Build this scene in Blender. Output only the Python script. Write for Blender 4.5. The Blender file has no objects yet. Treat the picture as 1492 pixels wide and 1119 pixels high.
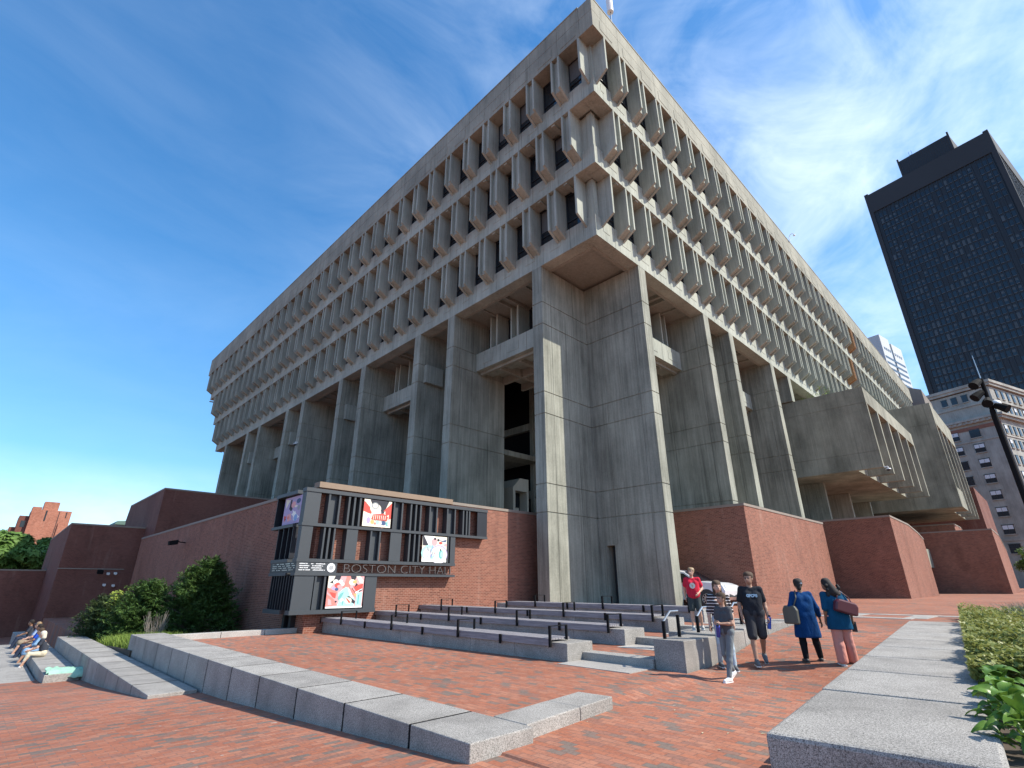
import bpy, math, random
import numpy as np
from mathutils import Vector, Matrix, noise
R=math.radians
random.seed(7); rng=np.random.default_rng(7)
scene=bpy.context.scene; col=scene.collection

# ------------------------------------------------------------ helpers
class MB:
    """collects boxes, prisms and tubes; build() links them as one mesh object"""
    def __init__(s): s.v=[]; s.f=[]; s.m=[]
    def add(s,vs,fs,m=0):
        n=len(s.v); s.v+= [tuple(p) for p in vs]; s.f+=[tuple(n+i for i in f) for f in fs]; s.m+=[m]*len(fs)
    def box(s,x0,x1,y0,y1,z0,z1,m=0):
        if x0>x1:x0,x1=x1,x0
        if y0>y1:y0,y1=y1,y0
        s.add([(x0,y0,z0),(x1,y0,z0),(x1,y1,z0),(x0,y1,z0),(x0,y0,z1),(x1,y0,z1),(x1,y1,z1),(x0,y1,z1)],
              [(0,3,2,1),(4,5,6,7),(0,1,5,4),(1,2,6,5),(2,3,7,6),(3,0,4,7)],m)
    def prism(s,poly,axis,a0,a1,m=0):
        """poly of (p,q) extruded along axis 0/1/2"""
        def P(p,q,t):
            return [(t,p,q),(p,t,q),(p,q,t)][axis]
        n=len(poly)
        vs=[P(p,q,a0) for p,q in poly]+[P(p,q,a1) for p,q in poly]
        fs=[tuple(range(n)),tuple(range(2*n-1,n-1,-1))]+[(i,i+n,(i+1)%n+n,(i+1)%n) for i in range(n)]
        s.add(vs,fs,m)
    def tube(s,pts,r,n=8,m=0,r1=None,cap=True):
        pts=[Vector(p) for p in pts]; rings=[]
        for i,p in enumerate(pts):
            d=(pts[min(i+1,len(pts)-1)]-pts[max(i-1,0)]).normalized()
            a=Vector((0,0,1)) if abs(d.z)<.9 else Vector((1,0,0))
            u=d.cross(a).normalized(); w=d.cross(u)
            rr=r if r1 is None else r+(r1-r)*i/(len(pts)-1)
            rings.append([p+(u*math.cos(2*math.pi*k/n)+w*math.sin(2*math.pi*k/n))*rr for k in range(n)])
        vs=[q for g in rings for q in g]; fs=[]
        for i in range(len(pts)-1):
            for k in range(n): fs.append((i*n+k,i*n+(k+1)%n,(i+1)*n+(k+1)%n,(i+1)*n+k))
        if cap: fs+= [tuple(range(n-1,-1,-1)),tuple(len(vs)-n+k for k in range(n))]
        s.add(vs,fs,m)
    def sphere(s,c,rx,ry=None,rz=None,n=12,m=0):
        ry=ry or rx; rz=rz or rx; vs=[];fs=[]
        h=n//2
        for i in range(h+1):
            t=math.pi*i/h
            for k in range(n):
                a=2*math.pi*k/n; vs.append((c[0]+rx*math.sin(t)*math.cos(a),c[1]+ry*math.sin(t)*math.sin(a),c[2]+rz*math.cos(t)))
        for i in range(h):
            for k in range(n): fs.append((i*n+k,(i+1)*n+k,(i+1)*n+(k+1)%n,i*n+(k+1)%n))
        s.add(vs,fs,m)
    def mesh(s,name,mats,smooth=False,fixn=True):
        me=bpy.data.meshes.new(name); me.from_pydata(s.v,[],s.f)
        for mm in (mats if isinstance(mats,(list,tuple)) else [mats]): me.materials.append(mm)
        me.polygons.foreach_set('material_index',s.m)
        if smooth: me.polygons.foreach_set('use_smooth',[True]*len(s.f))
        if fixn:
            import bmesh
            bm=bmesh.new(); bm.from_mesh(me); bmesh.ops.recalc_face_normals(bm,faces=bm.faces); bm.to_mesh(me); bm.free()
        me.update(); return me
    def build(s,name,mats,parent=None,smooth=False,bevel=0,fixn=True):
        o=bpy.data.objects.new(name,s.mesh(name,mats,smooth,fixn)); col.objects.link(o); o.parent=parent
        if bevel:
            b=o.modifiers.new('edge','BEVEL'); b.width=bevel; b.segments=2; b.limit_method='ANGLE'
        return o
def tag(o,label,cat,group=None,kind=None):
    if label: o['label']=label
    if cat: o['category']=cat
    if group: o['group']=group
    if kind: o['kind']=kind
    return o
def empty(name,loc=(0,0,0),rz=0,label=None,cat=None,group=None,rot=None):
    o=bpy.data.objects.new(name,None); col.objects.link(o); o.location=loc; o.rotation_euler=rot or (0,0,rz)
    o.empty_display_size=.2
    return tag(o,label,cat,group)
def inst(name,me,parent,loc=(0,0,0),rz=0,scale=None):
    o=bpy.data.objects.new(name,me); col.objects.link(o); o.parent=parent; o.location=loc; o.rotation_euler=(0,0,rz)
    if scale: o.scale=scale
    return o
def merged(name,me,mats,places,parent):
    """one mesh holding copies of me at (loc,rz)"""
    b=MB(); vs=[v.co.copy() for v in me.vertices]; fs=[tuple(p.vertices) for p in me.polygons]; ms=[p.material_index for p in me.polygons]
    for loc,rz in places:
        M=Matrix.Translation(loc)@Matrix.Rotation(rz,4,'Z'); n=len(b.v)
        b.v+=[tuple(M@v) for v in vs]; b.f+=[tuple(n+i for i in f) for f in fs]; b.m+=ms
    o=b.build(name,mats,parent,fixn=False); return o

# ------------------------------------------------------------ materials
class NT:
    def __init__(s,name):
        s.mat=bpy.data.materials.new(name); s.mat.use_nodes=True; s.t=s.mat.node_tree; s.b=s.t.nodes['Principled BSDF']
    def n(s,t,**k):
        o=s.t.nodes.new(t)
        for a,b in k.items():
            if a in ('inputs',):
                for kk,vv in b.items(): o.inputs[kk].default_value=vv
            else: setattr(o,a,b)
        return o
    def l(s,a,b): s.t.links.new(a,b)
    def pos(s,scale=(1,1,1)):
        g=s.n('ShaderNodeNewGeometry'); m=s.n('ShaderNodeVectorMath',operation='MULTIPLY'); m.inputs[1].default_value=scale
        s.l(g.outputs['Position'],m.inputs[0]); return m.outputs[0]
    def noise(s,vec,scale,detail=4,rough=.55):
        o=s.n('ShaderNodeTexNoise'); o.inputs['Scale'].default_value=scale; o.inputs['Detail'].default_value=detail; o.inputs['Roughness'].default_value=rough
        s.l(vec,o.inputs['Vector']); return o.outputs['Fac']
    def ramp(s,fac,stops,interp='LINEAR'):
        o=s.n('ShaderNodeValToRGB'); o.color_ramp.interpolation=interp; e=o.color_ramp.elements
        while len(e)<len(stops): e.new(.5)
        for a,(p,c) in zip(e,stops): a.position=p; a.color=(*c,1) if len(c)==3 else c
        s.l(fac,o.inputs['Fac']); return o.outputs['Color']
    def mix(s,a,b,fac,mode='MIX'):
        o=s.n('ShaderNodeMix',data_type='RGBA',blend_type=mode)
        for v,i in ((fac,0),(a,6),(b,7)):
            if isinstance(v,(int,float)): o.inputs[i].default_value=v
            elif isinstance(v,tuple): o.inputs[i].default_value=(*v,1) if len(v)==3 else v
            else: s.l(v,o.inputs[i])
        return o.outputs[2]
    def bump(s,h,dist,strength=1):
        o=s.n('ShaderNodeBump'); o.inputs['Distance'].default_value=dist; o.inputs['Strength'].default_value=strength
        s.l(h,o.inputs['Height']); s.l(o.outputs[0],s.b.inputs['Normal'])
    def out(s,c,rough=.8,spec=None,metal=0):
        if isinstance(c,tuple): s.b.inputs['Base Color'].default_value=(*c,1)
        else: s.l(c,s.b.inputs['Base Color'])
        if isinstance(rough,(int,float)): s.b.inputs['Roughness'].default_value=rough
        else: s.l(rough,s.b.inputs['Roughness'])
        if spec is not None: s.b.inputs['Specular IOR Level'].default_value=spec
        s.b.inputs['Metallic'].default_value=metal
        return s.mat
def plain(name,c,rough=.7,metal=0,var=.15,scale=6,spec=None):
    t=NT(name); f=t.noise(t.pos(),scale,3)
    cc=t.mix(tuple(x*(1-var) for x in c),tuple(min(1,x*(1+var)) for x in c),f)
    return t.out(cc,rough,spec,metal)
def mk_concrete(name,dark,light,board=1.0,stain=.5):
    t=NT(name)
    a=t.noise(t.pos((1,1,.035)),7,5,.65)         # board marks and rain streaks, drawn out along z
    b=t.noise(t.pos((1,1,.6)),.45,5,.6)          # large patches
    c=t.noise(t.pos((1,1,1)),14,4,.7)
    c1=t.ramp(a,[(.32,dark),(.66,light)])
    c2=t.mix(c1,t.ramp(b,[(.35,tuple(x*.72 for x in dark)),(.65,light)]),stain)
    c3=t.mix(c2,t.ramp(c,[(.3,tuple(x*.8 for x in dark)),(.7,tuple(x*1.05 for x in light))]),.22)
    # dark drips
    d=t.noise(t.pos((1,1,.02)),2.6,3,.8); dr=t.ramp(d,[(.55,(0,0,0)),(.72,(1,1,1))])
    c4=t.mix(c3,tuple(x*.6 for x in dark),t.mix((0,0,0),dr,.45*board))
    t.bump(a,.012*board,.6)
    return t.out(c4,.88,.25)
def mk_brick(name,cols,mortar,bw=.205,bh=.068,gap=.010,ground=False,bumpd=.006,rowgap=None):
    """cols: ramp stops for the random tone of each brick"""
    t=NT(name); g=t.n('ShaderNodeNewGeometry'); sp=t.n('ShaderNodeSeparateXYZ'); t.l(g.outputs['Position'],sp.inputs[0])
    cb=t.n('ShaderNodeCombineXYZ')
    if ground:
        lt=t.n('ShaderNodeMath',operation='LESS_THAN'); lt.inputs[1].default_value=-16.36; t.l(sp.outputs['X'],lt.inputs[0])
        for q,(p_,r_) in enumerate((('Y','X'),('X','Y'))):
            mx=t.n('ShaderNodeMix',data_type='FLOAT'); t.l(lt.outputs[0],mx.inputs[0]); t.l(sp.outputs[p_],mx.inputs[2]); t.l(sp.outputs[r_],mx.inputs[3]); t.l(mx.outputs[0],cb.inputs[q])
    else:
        sn=t.n('ShaderNodeSeparateXYZ'); t.l(g.outputs['True Normal'],sn.inputs[0])
        ab=t.n('ShaderNodeMath',operation='ABSOLUTE'); t.l(sn.outputs['X'],ab.inputs[0])
        gt=t.n('ShaderNodeMath',operation='GREATER_THAN'); gt.inputs[1].default_value=.6; t.l(ab.outputs[0],gt.inputs[0])
        mx=t.n('ShaderNodeMix',data_type='FLOAT'); t.l(gt.outputs[0],mx.inputs[0]); t.l(sp.outputs['X'],mx.inputs[2]); t.l(sp.outputs['Y'],mx.inputs[3])
        t.l(mx.outputs[0],cb.inputs[0]); t.l(sp.outputs['Z'],cb.inputs[1])
    br=t.n('ShaderNodeTexBrick'); t.l(cb.outputs[0],br.inputs['Vector'])
    br.inputs['Scale'].default_value=1; br.inputs['Brick Width'].default_value=bw; br.inputs['Row Height'].default_value=bh
    br.inputs['Mortar Size'].default_value=gap; br.inputs['Mortar Smooth'].default_value=.1; br.inputs['Bias'].default_value=0
    br.inputs['Color1'].default_value=(0,0,0,1); br.inputs['Color2'].default_value=(1,1,1,1); br.inputs['Mortar'].default_value=(.5,.5,.5,1)
    n1=t.noise(t.pos(),.8,4); n2=t.noise(t.pos(),26,3)
    v=t.mix(br.outputs['Color'],t.ramp(n1,[(.3,(0,0,0)),(.7,(1,1,1))]),.16)
    c=t.ramp(v,cols)
    c=t.mix(c,t.mix(c,(.0,.0,.0),.35),t.ramp(n2,[(.45,(0,0,0)),(.75,(1,1,1))]))
    big=t.noise(t.pos((1,1,1) if ground else (1,1,.5)),.22,5,.6)
    c=t.mix(t.mix(c,(.02,.012,.01),.22),t.mix(c,(.42,.3,.25),.10),t.ramp(big,[(.35,(0,0,0)),(.65,(1,1,1))]))
    c=t.mix(c,mortar,br.outputs['Fac'])
    if ground:
        sp1=t.noise(t.pos(),5.5,2,.5); c=t.mix(c,(.42,.36,.31),t.ramp(sp1,[(.735,(0,0,0)),(.75,(.8,.8,.8))]))
        st=t.noise(t.pos(),.55,6,.7); c=t.mix(c,(.10,.07,.06),t.ramp(st,[(.56,(0,0,0)),(.72,(.28,.28,.28))]))
    inv=t.n('ShaderNodeMath',operation='SUBTRACT'); inv.inputs[0].default_value=1; t.l(br.outputs['Fac'],inv.inputs[1])
    if not ground:
        ef=t.noise(t.pos((1,1,.12)),1.7,5,.7); c=t.mix(c,(.40,.27,.21),t.ramp(ef,[(.56,(0,0,0)),(.80,(.38,.38,.38))]))
        gr=t.noise(t.pos((1,1,.5)),.9,5,.7); c=t.mix(c,(.06,.025,.02),t.ramp(gr,[(.52,(0,0,0)),(.80,(.5,.5,.5))]))
    t.bump(inv.outputs[0],bumpd,.6)
    return t.out(c,.85,.25)
def mk_granite(name,dark,light,spk=1.0):
    t=NT(name); p=t.pos()
    a=t.noise(p,60,3,.8); b=t.noise(p,170,2,.6); c=t.noise(p,1.4,4,.6)
    m=t.mix(t.ramp(a,[(.38,dark),(.6,light)]),t.ramp(b,[(.4,tuple(x*.55 for x in dark)),(.58,tuple(min(1,x*1.25) for x in light))]),.5)
    m=t.mix(m,tuple(x*.75 for x in dark),t.mix((0,0,0),t.ramp(c,[(.4,(0,0,0)),(.75,(1,1,1))]),.4))
    oi=t.n('ShaderNodeObjectInfo'); m=t.mix(m,(.05,.045,.04),t.mix((0,0,0),(.20,.20,.20),oi.outputs['Random']))
    st=t.noise(t.pos((1,1,.25)),2.3,5,.7); m=t.mix(m,(.06,.055,.05),t.ramp(st,[(.55,(0,0,0)),(.78,(.32,.32,.32))]))
    t.bump(a,.004,.5)
    return t.out(m,.75,.3)
def mk_leaf(name,c1,c2,rough=.6,scale=3,trans=.25):
    t=NT(name); oi=t.n('ShaderNodeNewGeometry')
    f=t.noise(t.pos(),scale,3)
    c=t.mix(t.ramp(f,[(.35,c1),(.65,c2)]),t.mix(c1,c2,oi.outputs['Random Per Island']),.6)
    m=t.out(c,rough,.3)
    tr=t.n('ShaderNodeBsdfTranslucent'); t.l(c,tr.inputs[0]); ms=t.n('ShaderNodeMixShader'); ms.inputs[0].default_value=trans
    t.l(t.b.outputs[0],ms.inputs[1]); t.l(tr.outputs[0],ms.inputs[2]); t.l(ms.outputs[0],t.t.nodes['Material Output'].inputs[0])
    return m
M={}
M['conc']=mk_concrete('cast_concrete',(.118,.122,.098),(.425,.428,.358),1.15)
M['pcast']=mk_concrete('precast_concrete',(.225,.240,.205),(.465,.482,.415),.85,.5)
M['soffit']=mk_concrete('soffit_concrete',(.24,.235,.195),(.36,.35,.30),.3,.3)
M['boxc']=mk_concrete('weathered_concrete',(.135,.135,.105),(.38,.372,.30),.9,.7)
M['lite']=mk_concrete('pale_concrete',(.45,.42,.34),(.58,.55,.45),.3,.3)
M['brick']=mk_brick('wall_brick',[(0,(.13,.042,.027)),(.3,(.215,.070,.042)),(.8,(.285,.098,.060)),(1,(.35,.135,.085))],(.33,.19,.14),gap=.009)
M['brickd']=mk_brick('shaded_wall_brick',[(0,(.115,.038,.027)),(.4,(.155,.052,.036)),(1,(.20,.070,.048))],(.22,.11,.09),gap=.008)  # darker copy of the wall brick; shade is put into its colour
M['pave']=mk_brick('paving_brick',[(0,(.45,.165,.090)),(.3,(.35,.118,.066)),(.55,(.44,.185,.112)),(.72,(.31,.130,.088)),(.84,(.20,.150,.122)),(1,(.140,.122,.108))],(.20,.11,.085),bw=.21,bh=.105,gap=.005,ground=True,bumpd=.004)
M['gran']=mk_granite('granite',(.070,.064,.058),(.55,.515,.47))
M['granl']=mk_granite('pale_granite',(.27,.25,.23),(.54,.505,.46))
M['cap']=plain('stone_coping',(.24,.20,.165),.8,scale=2)
M['capl']=plain('timber_coping',(.25,.175,.12),.75,scale=5)
M['glass']=NT('dark_glass').out((.012,.016,.022),.06,.6)
M['hblind']=plain('roller_blind',(.11,.11,.105),.8)
M['ply']=plain('plywood_cover',(.36,.20,.09),.8,scale=2)
M['dim']=plain('unlit_glazing',(.012,.012,.013),.9,spec=0)
M['frame']=plain('dark_bronze_frame',(.025,.028,.032),.4)
M['sign']=plain('charcoal_panel',(.042,.048,.054),.55,var=.1,scale=2)
M['signd']=plain('black_panel',(.010,.012,.018),.5)
M['metal']=plain('black_metal',(.010,.010,.011),.8,spec=.12)
M['steel']=plain('brushed_steel',(.45,.46,.47),.3,.9)
M['white']=plain('white_enamel',(.75,.75,.74),.4,var=.04)
M['letter']=plain('grey_letter_metal',(.13,.115,.11),.5,.3)
M['soil']=plain('garden_soil',(.07,.05,.035),.95,scale=9,var=.4)
M['asph']=plain('asphalt',(.05,.05,.052),.9)
t=NT('weathered_timber'); a=t.noise(t.pos((1,.06,1)),26,4,.7); M['wood']=t.out(t.ramp(a,[(.3,(.17,.155,.165)),(.7,(.33,.31,.32))]),.75,.25)

# ------------------------------------------------------------ camera (origin height = eye height)
cam=bpy.data.cameras.new('camera'); co=bpy.data.objects.new('camera',cam); col.objects.link(co); scene.camera=co
CX,CY=-20.1715,-13.5863
cam.sensor_width=36; cam.sensor_fit='HORIZONTAL'; cam.lens=36*734.947/1492; cam.clip_start=.05; cam.clip_end=9000
yaw,pitch,roll=.775698,.379024,-.001557
cy_,sy_,cp_,sp_=math.cos(yaw),math.sin(yaw),math.cos(pitch),math.sin(pitch)
fw=Vector((sy_*cp_,cy_*cp_,sp_)); rt=Vector((cy_,-sy_,0)); up=rt.cross(fw)
rt2=rt*math.cos(roll)+up*math.sin(roll); up2=-rt*math.sin(roll)+up*math.cos(roll)
co.matrix_world=Matrix.Translation((CX,CY,0))@Matrix((rt2,up2,-fw)).transposed().to_4x4()

# ------------------------------------------------------------ sky and sun
SUNH=math.degrees(math.atan2(.535,-.845)); SUNE=44.8     # heading clockwise from +Y
w=bpy.data.worlds.new('World'); scene.world=w; w.use_nodes=True; nt=w.node_tree; bg=nt.nodes['Background']
sk=nt.nodes.new('ShaderNodeTexSky'); sk.sky_type='NISHITA'; sk.sun_disc=False; sk.sun_elevation=R(SUNE); sk.sun_rotation=R(SUNH)
sk.air_density=1.0; sk.dust_density=.6; sk.ozone_density=1.6; sk.altitude=0
def wn(t,**k):
    o=nt.nodes.new(t)
    for a,b in k.items(): setattr(o,a,b)
    return o
tc=wn('ShaderNodeTexCoord'); sx=wn('ShaderNodeSeparateXYZ'); nt.links.new(tc.outputs['Generated'],sx.inputs[0])
mp=wn('ShaderNodeMapping'); mp.inputs['Rotation'].default_value=(0,0,R(25)); mp.inputs['Scale'].default_value=(1.1,2.3,3.4); mp.inputs['Location'].default_value=(3.7,1.4,.6)
nt.links.new(tc.outputs['Generated'],mp.inputs[0])
def wnoise(scale,det,rough,dist):
    o=wn('ShaderNodeTexNoise'); o.inputs['Scale'].default_value=scale; o.inputs['Detail'].default_value=det; o.inputs['Roughness'].default_value=rough; o.inputs['Distortion'].default_value=dist
    nt.links.new(mp.outputs[0],o.inputs['Vector']); return o.outputs['Fac']
def wramp(f,a,b):
    o=wn('ShaderNodeValToRGB'); o.color_ramp.elements[0].position=a; o.color_ramp.elements[1].position=b; nt.links.new(f,o.inputs[0]); return o.outputs[0]
def wmath(op,a,b):
    o=wn('ShaderNodeMath',operation=op)
    for i,v in enumerate((a,b)):
        if isinstance(v,(int,float)): o.inputs[i].default_value=v
        else: nt.links.new(v,o.inputs[i])
    return o.outputs[0]
big=wramp(wnoise(1.1,6,.6,.6),.40,.80); fine=wramp(wnoise(2.4,9,.60,.9),.36,.86)
# more cirrus towards +X (the side of the sky the thin cloud sheet stands in)
side=wmath('ADD',wmath('MULTIPLY',wmath('ADD',wmath('MULTIPLY',sx.outputs[0],.85),wmath('MULTIPLY',sx.outputs[1],-.55)),1.1),.38)
sidec=wn('ShaderNodeClamp'); nt.links.new(side,sidec.inputs[0]); sidec.inputs[1].default_value=.10
cl=wmath('MULTIPLY',wmath('ADD',wmath('MULTIPLY',big,.55),wmath('MULTIPLY',fine,.6)),sidec.outputs[0])
# low bank near the horizon
hb=wramp(sx.outputs[2],.0,.19); lowf=wmath('SUBTRACT',1,hb); low=wmath('MULTIPLY',lowf,wramp(wnoise(1.3,7,.6,.3),.38,.60))
clt=wmath('MINIMUM',wmath('ADD',wmath('MULTIPLY',cl,.85),wmath('MULTIPLY',low,.85)),.9)
mx=wn('ShaderNodeMix',data_type='RGBA'); nt.links.new(clt,mx.inputs[0])
hs=wn('ShaderNodeHueSaturation'); hs.inputs['Saturation'].default_value=1.30; hs.inputs['Value'].default_value=1.25; nt.links.new(sk.outputs[0],hs.inputs['Color'])
tn=wn('ShaderNodeMix',data_type='RGBA',blend_type='MULTIPLY'); tn.inputs[0].default_value=1; nt.links.new(hs.outputs[0],tn.inputs[6])
hz=wn('ShaderNodeValToRGB'); hz.color_ramp.elements[0].position=.0; hz.color_ramp.elements[0].color=(.42,.62,.80,1); hz.color_ramp.elements[1].position=.42; hz.color_ramp.elements[1].color=(.86,1.0,1.0,1); nt.links.new(sx.outputs[2],hz.inputs[0]); nt.links.new(hz.outputs[0],tn.inputs[7])
nt.links.new(tn.outputs[2],mx.inputs[6]); mx.inputs[7].default_value=(6.6,7.4,8.2,1)
nt.links.new(mx.outputs[2],bg.inputs[0]); bg.inputs[1].default_value=.15
sl=bpy.data.lights.new('sun','SUN'); so=bpy.data.objects.new('sun',sl); col.objects.link(so)
sl.energy=4.9; sl.angle=R(.53); sl.color=(1,.94,.83)
sd=Vector((math.sin(R(SUNH))*math.cos(R(SUNE)),math.cos(R(SUNH))*math.cos(R(SUNE)),math.sin(R(SUNE))))
so.rotation_euler=sd.to_track_quat('Z','Y').to_euler(); so.location=(0,-40,60)
scene.view_settings.view_transform='Standard'; scene.view_settings.look='None'; scene.view_settings.exposure=0.47; scene.view_settings.gamma=1

# ------------------------------------------------------------ ground
def interp(x,tab):
    if x<=tab[0][0]: return tab[0][1]
    for (a,b),(c,d) in zip(tab,tab[1:]):
        if x<=c: return b+(d-b)*(x-a)/(c-a)
    return tab[-1][1]
GR=[(-60,-1.63),(-15,-1.6),(-10.2,-1.61),(-9.2,-1.53),(-8,-1.38),(-6.75,-1.2),(-4.6,-1.03),(-2.6,-.96),(8,-1.0),(25,-.88),(60,-.8),(900,-.8)]
GL=[(-60,-1.63),(-9.1,-1.62),(-6.6,-1.76),(-5,-1.85),(-3.5,-1.92),(-2,-2.0),(-.5,-2.06),(4.7,-2.45),(8.6,-2.68),(20,-3.2),(30,-3.6),(57,-4.4),(200,-6),(900,-8)]
def t1(y): return interp(y,[(-9,-1.6),(-8.3,-1.555),(-6,-1.55),(6.6,-1.63)])
def ground(x,y):
    if x<-15.9: return interp(y,GL)
    if y<-8.15: return interp(x,GR) if x>-10.2 else max(interp(x,GR),t1(y)) if y>-8.6 else interp(x,GR)
    if x<-10.25: 
        return t1(y) if y<6.75 else -2.4
    if x<-2.5: return -1.9
    return interp(x,GR)
xs=sorted(set([-900,-300,-120,-60,-40]+[round(-30+i*.5,3) for i in range(28)]+[-16.05,-15.91,-15.89,-15.4]+[round(-15+i*.5,3) for i in range(10)]+[-10.26,-10.24,-9.2,-8,-6.75,-5.6,-4.6,-3.6,-2.52,-2.49,0,5,8,12,16,20,25,30,40,60,90,140,250,500,900,3000]))
ys=sorted(set([-3000,-600,-200,-100,-50,-30,-20,-16,-14,-12,-10,-9.1,-8.6,-8.3,-8.16,-8.14,-7,-6.6,-6,-5,-4,-3.5,-2,-.5,1,3,4.7,6.6,6.74,6.76,8.6,12,16,20,30,45,57,80,120,200,400,900,3000]))
gb=MB(); nx,ny=len(xs),len(ys)
vs=[(x,y,ground(x,y)) for x in xs for y in ys]; fs=[(i*ny+j,(i+1)*ny+j,(i+1)*ny+j+1,i*ny+j+1) for i in range(nx-1) for j in range(ny-1)]
gb.add(vs,fs); tag(gb.build('plaza_ground',M['pave'],fixn=False),None,None,kind='structure')
RL=[-10.2,-8.02,-5.88,-3.74]; TZ=[-1.39,-1.23,-1.07,-.957]
tb=MB()
for i in range(4):
    x1=RL[i+1] if i<3 else -2.3
    tb.box(RL[i]+.42,x1,-7.5,6.62,-1.95,TZ[i])
tag(tb.build('plaza_terraces',M['pave']),None,None,kind='structure')
lb_=MB()
for k in range(46):
    x=random.uniform(-14.5,-5); y=random.uniform(-11.3,-8.8); z=ground(x,y)+.004; a=random.uniform(0,6.28); l=random.uniform(.012,.035); c_,s_=math.cos(a)*l,math.sin(a)*l
    lb_.add([(x-c_,y-s_,z),(x+s_*.4,y-c_*.4,z+.006),(x+c_,y+s_,z),(x-s_*.4,y+c_*.4,z+.004)],[(0,1,2,3)])
tag(lb_.build('fallen_leaves',plain('dry_leaf',(.42,.36,.24),.8,var=.4),fixn=False),'scattered pale dry leaf bits on the brick paving','leaf litter',kind='stuff')
# pale granite bands let into the paving
pb=MB()
for (x0,x1,y0,y1) in [(-.2,.35,-10.1,-6.3),(2.3,2.9,-12.4,-7.2),(.35,2.3,-8.5,-7.9),(.35,2.3,-10.4,-9.8),(2.9,3.2,-13.4,-12.0)]:
    z=interp((x0+x1)/2,GR)+.012; pb.box(x0,x1,y0,y1,z-.03,z)
tag(pb.build('paving_bands',M['granl']),None,None,kind='structure')

# ------------------------------------------------------------ the hall
MOD=4.369; H=MOD/2; LA,LB=91.7,71.07          # LA: right facade length along +X, LB: left facade along +Y
ZS=[18.78,22.996,27.09,31.138]; SILL=[20.25,24.36,28.5]; DD=[0,.88,1.84,2.67]; ZR=33.83
hall=empty('concrete_city_hall',(0,0,0),label='huge grey concrete city hall with three tiers of finned windows on tall piers',cat='city hall')
def onface(face,t0,t1,p0,p1):
    """t along the facade from the corner, p inward from the lowest tier's plane"""
    return (t0,t1,p0,p1) if face=='R' else (p0,p1,t0,t1)
def fbox(b,face,t0,t1,p0,p1,z0,z1,m=0):
    x0,x1,y0,y1=onface(face,t0,t1,p0,p1); b.box(x0,x1,y0,y1,z0,z1,m)
# bands (spandrels), one per tier, each a ring on the two visible faces, with joints and a cornice
for i in range(3):
    b=MB(); d=DD[i]; z0,z1=ZS[i],SILL[i]; g=.012
    for face,L in (('R',LA),('L',LB)):
        k=0; t=-d if face=='R' else -d+.9
        edges=[t]; 
        while True:
            nxt=.04+H*k-.22 if k%1==0 else 0
            nxt=-.25+H*k
            if nxt>L+d-.5: break
            if nxt>edges[-1]+.4: edges.append(nxt)
            k+=1
        edges.append(L+d)
        for a,c in zip(edges,edges[1:]):
            fbox(b,face,a+g,c-g,-d,-d+.9,z0,z1)
            w=c-a
            if w>1.5:      # raised frame of the form liner
                m_=a+w*.5
                fbox(b,face,a+.75,c-.55,-d-.018,-d+.01,z0+.62,z1-.2)
        fbox(b,face,-d+.05,L+d-.05,-d+.03,-d+.88,z0+.01,z1-.012)
    b.build('spandrel_band',M['pcast'],hall)
    # floor slab with soffit ribs
    s=MB(); inner=DD[i-1]*-1+.18 if i else 0
    s.box(-d+.92,LA+d-.5,-d+.92,LB+d-.5,z0+.25,z0+.6)
    if i==0:
        for face,L in (('R',LA),('L',LB)):
            fbox(s,face,.78 if face=='R' else 1.01,L-.8,.78,1.0,z0-.02,z0+.3)
            k=1
            while MOD*k<L:
                for o in ((-.42,.30) if k>1 else ()): fbox(s,face,MOD*k+.35+o,MOD*k+.35+o+.14,1.0,5.6,z0-.01,z0+.3)
                if k>1: fbox(s,face,MOD*k-MOD/2+.3,MOD*k-MOD/2+.42,1.0,5.6,z0+.12,z0+.3)
                k+=1
        s.box(1.0,LA-1,5.6,5.9,z0-.02,z0+.3); s.box(5.6,5.9,5.9,LB-1,z0-.02,z0+.3)
    else:
        for face,L in (('R',LA),('L',LB)):
            k=-1
            while .38+H*k<L+d-.3:
                if .38+H*k>-d+.1: fbox(s,face,.38+H*k+.95,.38+H*k+1.23,-d+.1,-DD[i-1]+.1,z0-.10,z0+.02) if k>=0 or i>1 else None
                k+=1
    s.build('floor_soffit',M['soffit'] if i==0 else M['pcast'],hall)
# roof fascia
b=MB(); d=DD[3]
for face,L in (('R',LA),('L',LB)):
    t=-d if face=='R' else -d+1.0
    ed=[t,.1]; k=1
    while .1+MOD*k<L: ed.append(.1+MOD*k); k+=1
    ed.append(L+d)
    for a,c in zip(ed,ed[1:]):
        fbox(b,face,a+.012,c-.012,-d,-d+1,ZS[3],ZS[3]+1.42); fbox(b,face,a+.012,c-.012,-d,-d+1,ZS[3]+1.45,ZR-.1)
        n=2 if c-a>3 else 1
        for q in range(n):
            m_=a+(c-a)*(q+.5)/n; fbox(b,face,m_-.62,m_+.62,-d-.02,-d+.02,ZS[3]+.35,ZS[3]+1.15)
    fbox(b,face,-d+.05,L+d-.05,-d+.03,-d+.97,ZS[3]+.01,ZR-.12)
    fbox(b,face,-d-.03 if face=='R' else -d+1.0,L+d,-d-.03,-d+.3,ZR-.1,ZR)
b.box(-d+.9,LA+d-.2,-d+.9,LB+d-.2,ZS[3]+.02,ZR-.4)
b.build('roof_fascia',mk_concrete('fascia_concrete',(.20,.20,.165),(.38,.372,.305),.9,.6),hall)
# window walls behind the fins
gl=M['glass']
for i in range(3):
    d=DD[i]; z0,z1=SILL[i],ZS[i+1]
    for face,L in (('R',LA),('L',LB)):
        b=MB(); fbox(b,face,.9-d,L+d-.9,-d+.30,-d+.5,z0-.2,z1+.3); b.build('glazing_backing',M['frame'],hall)
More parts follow.
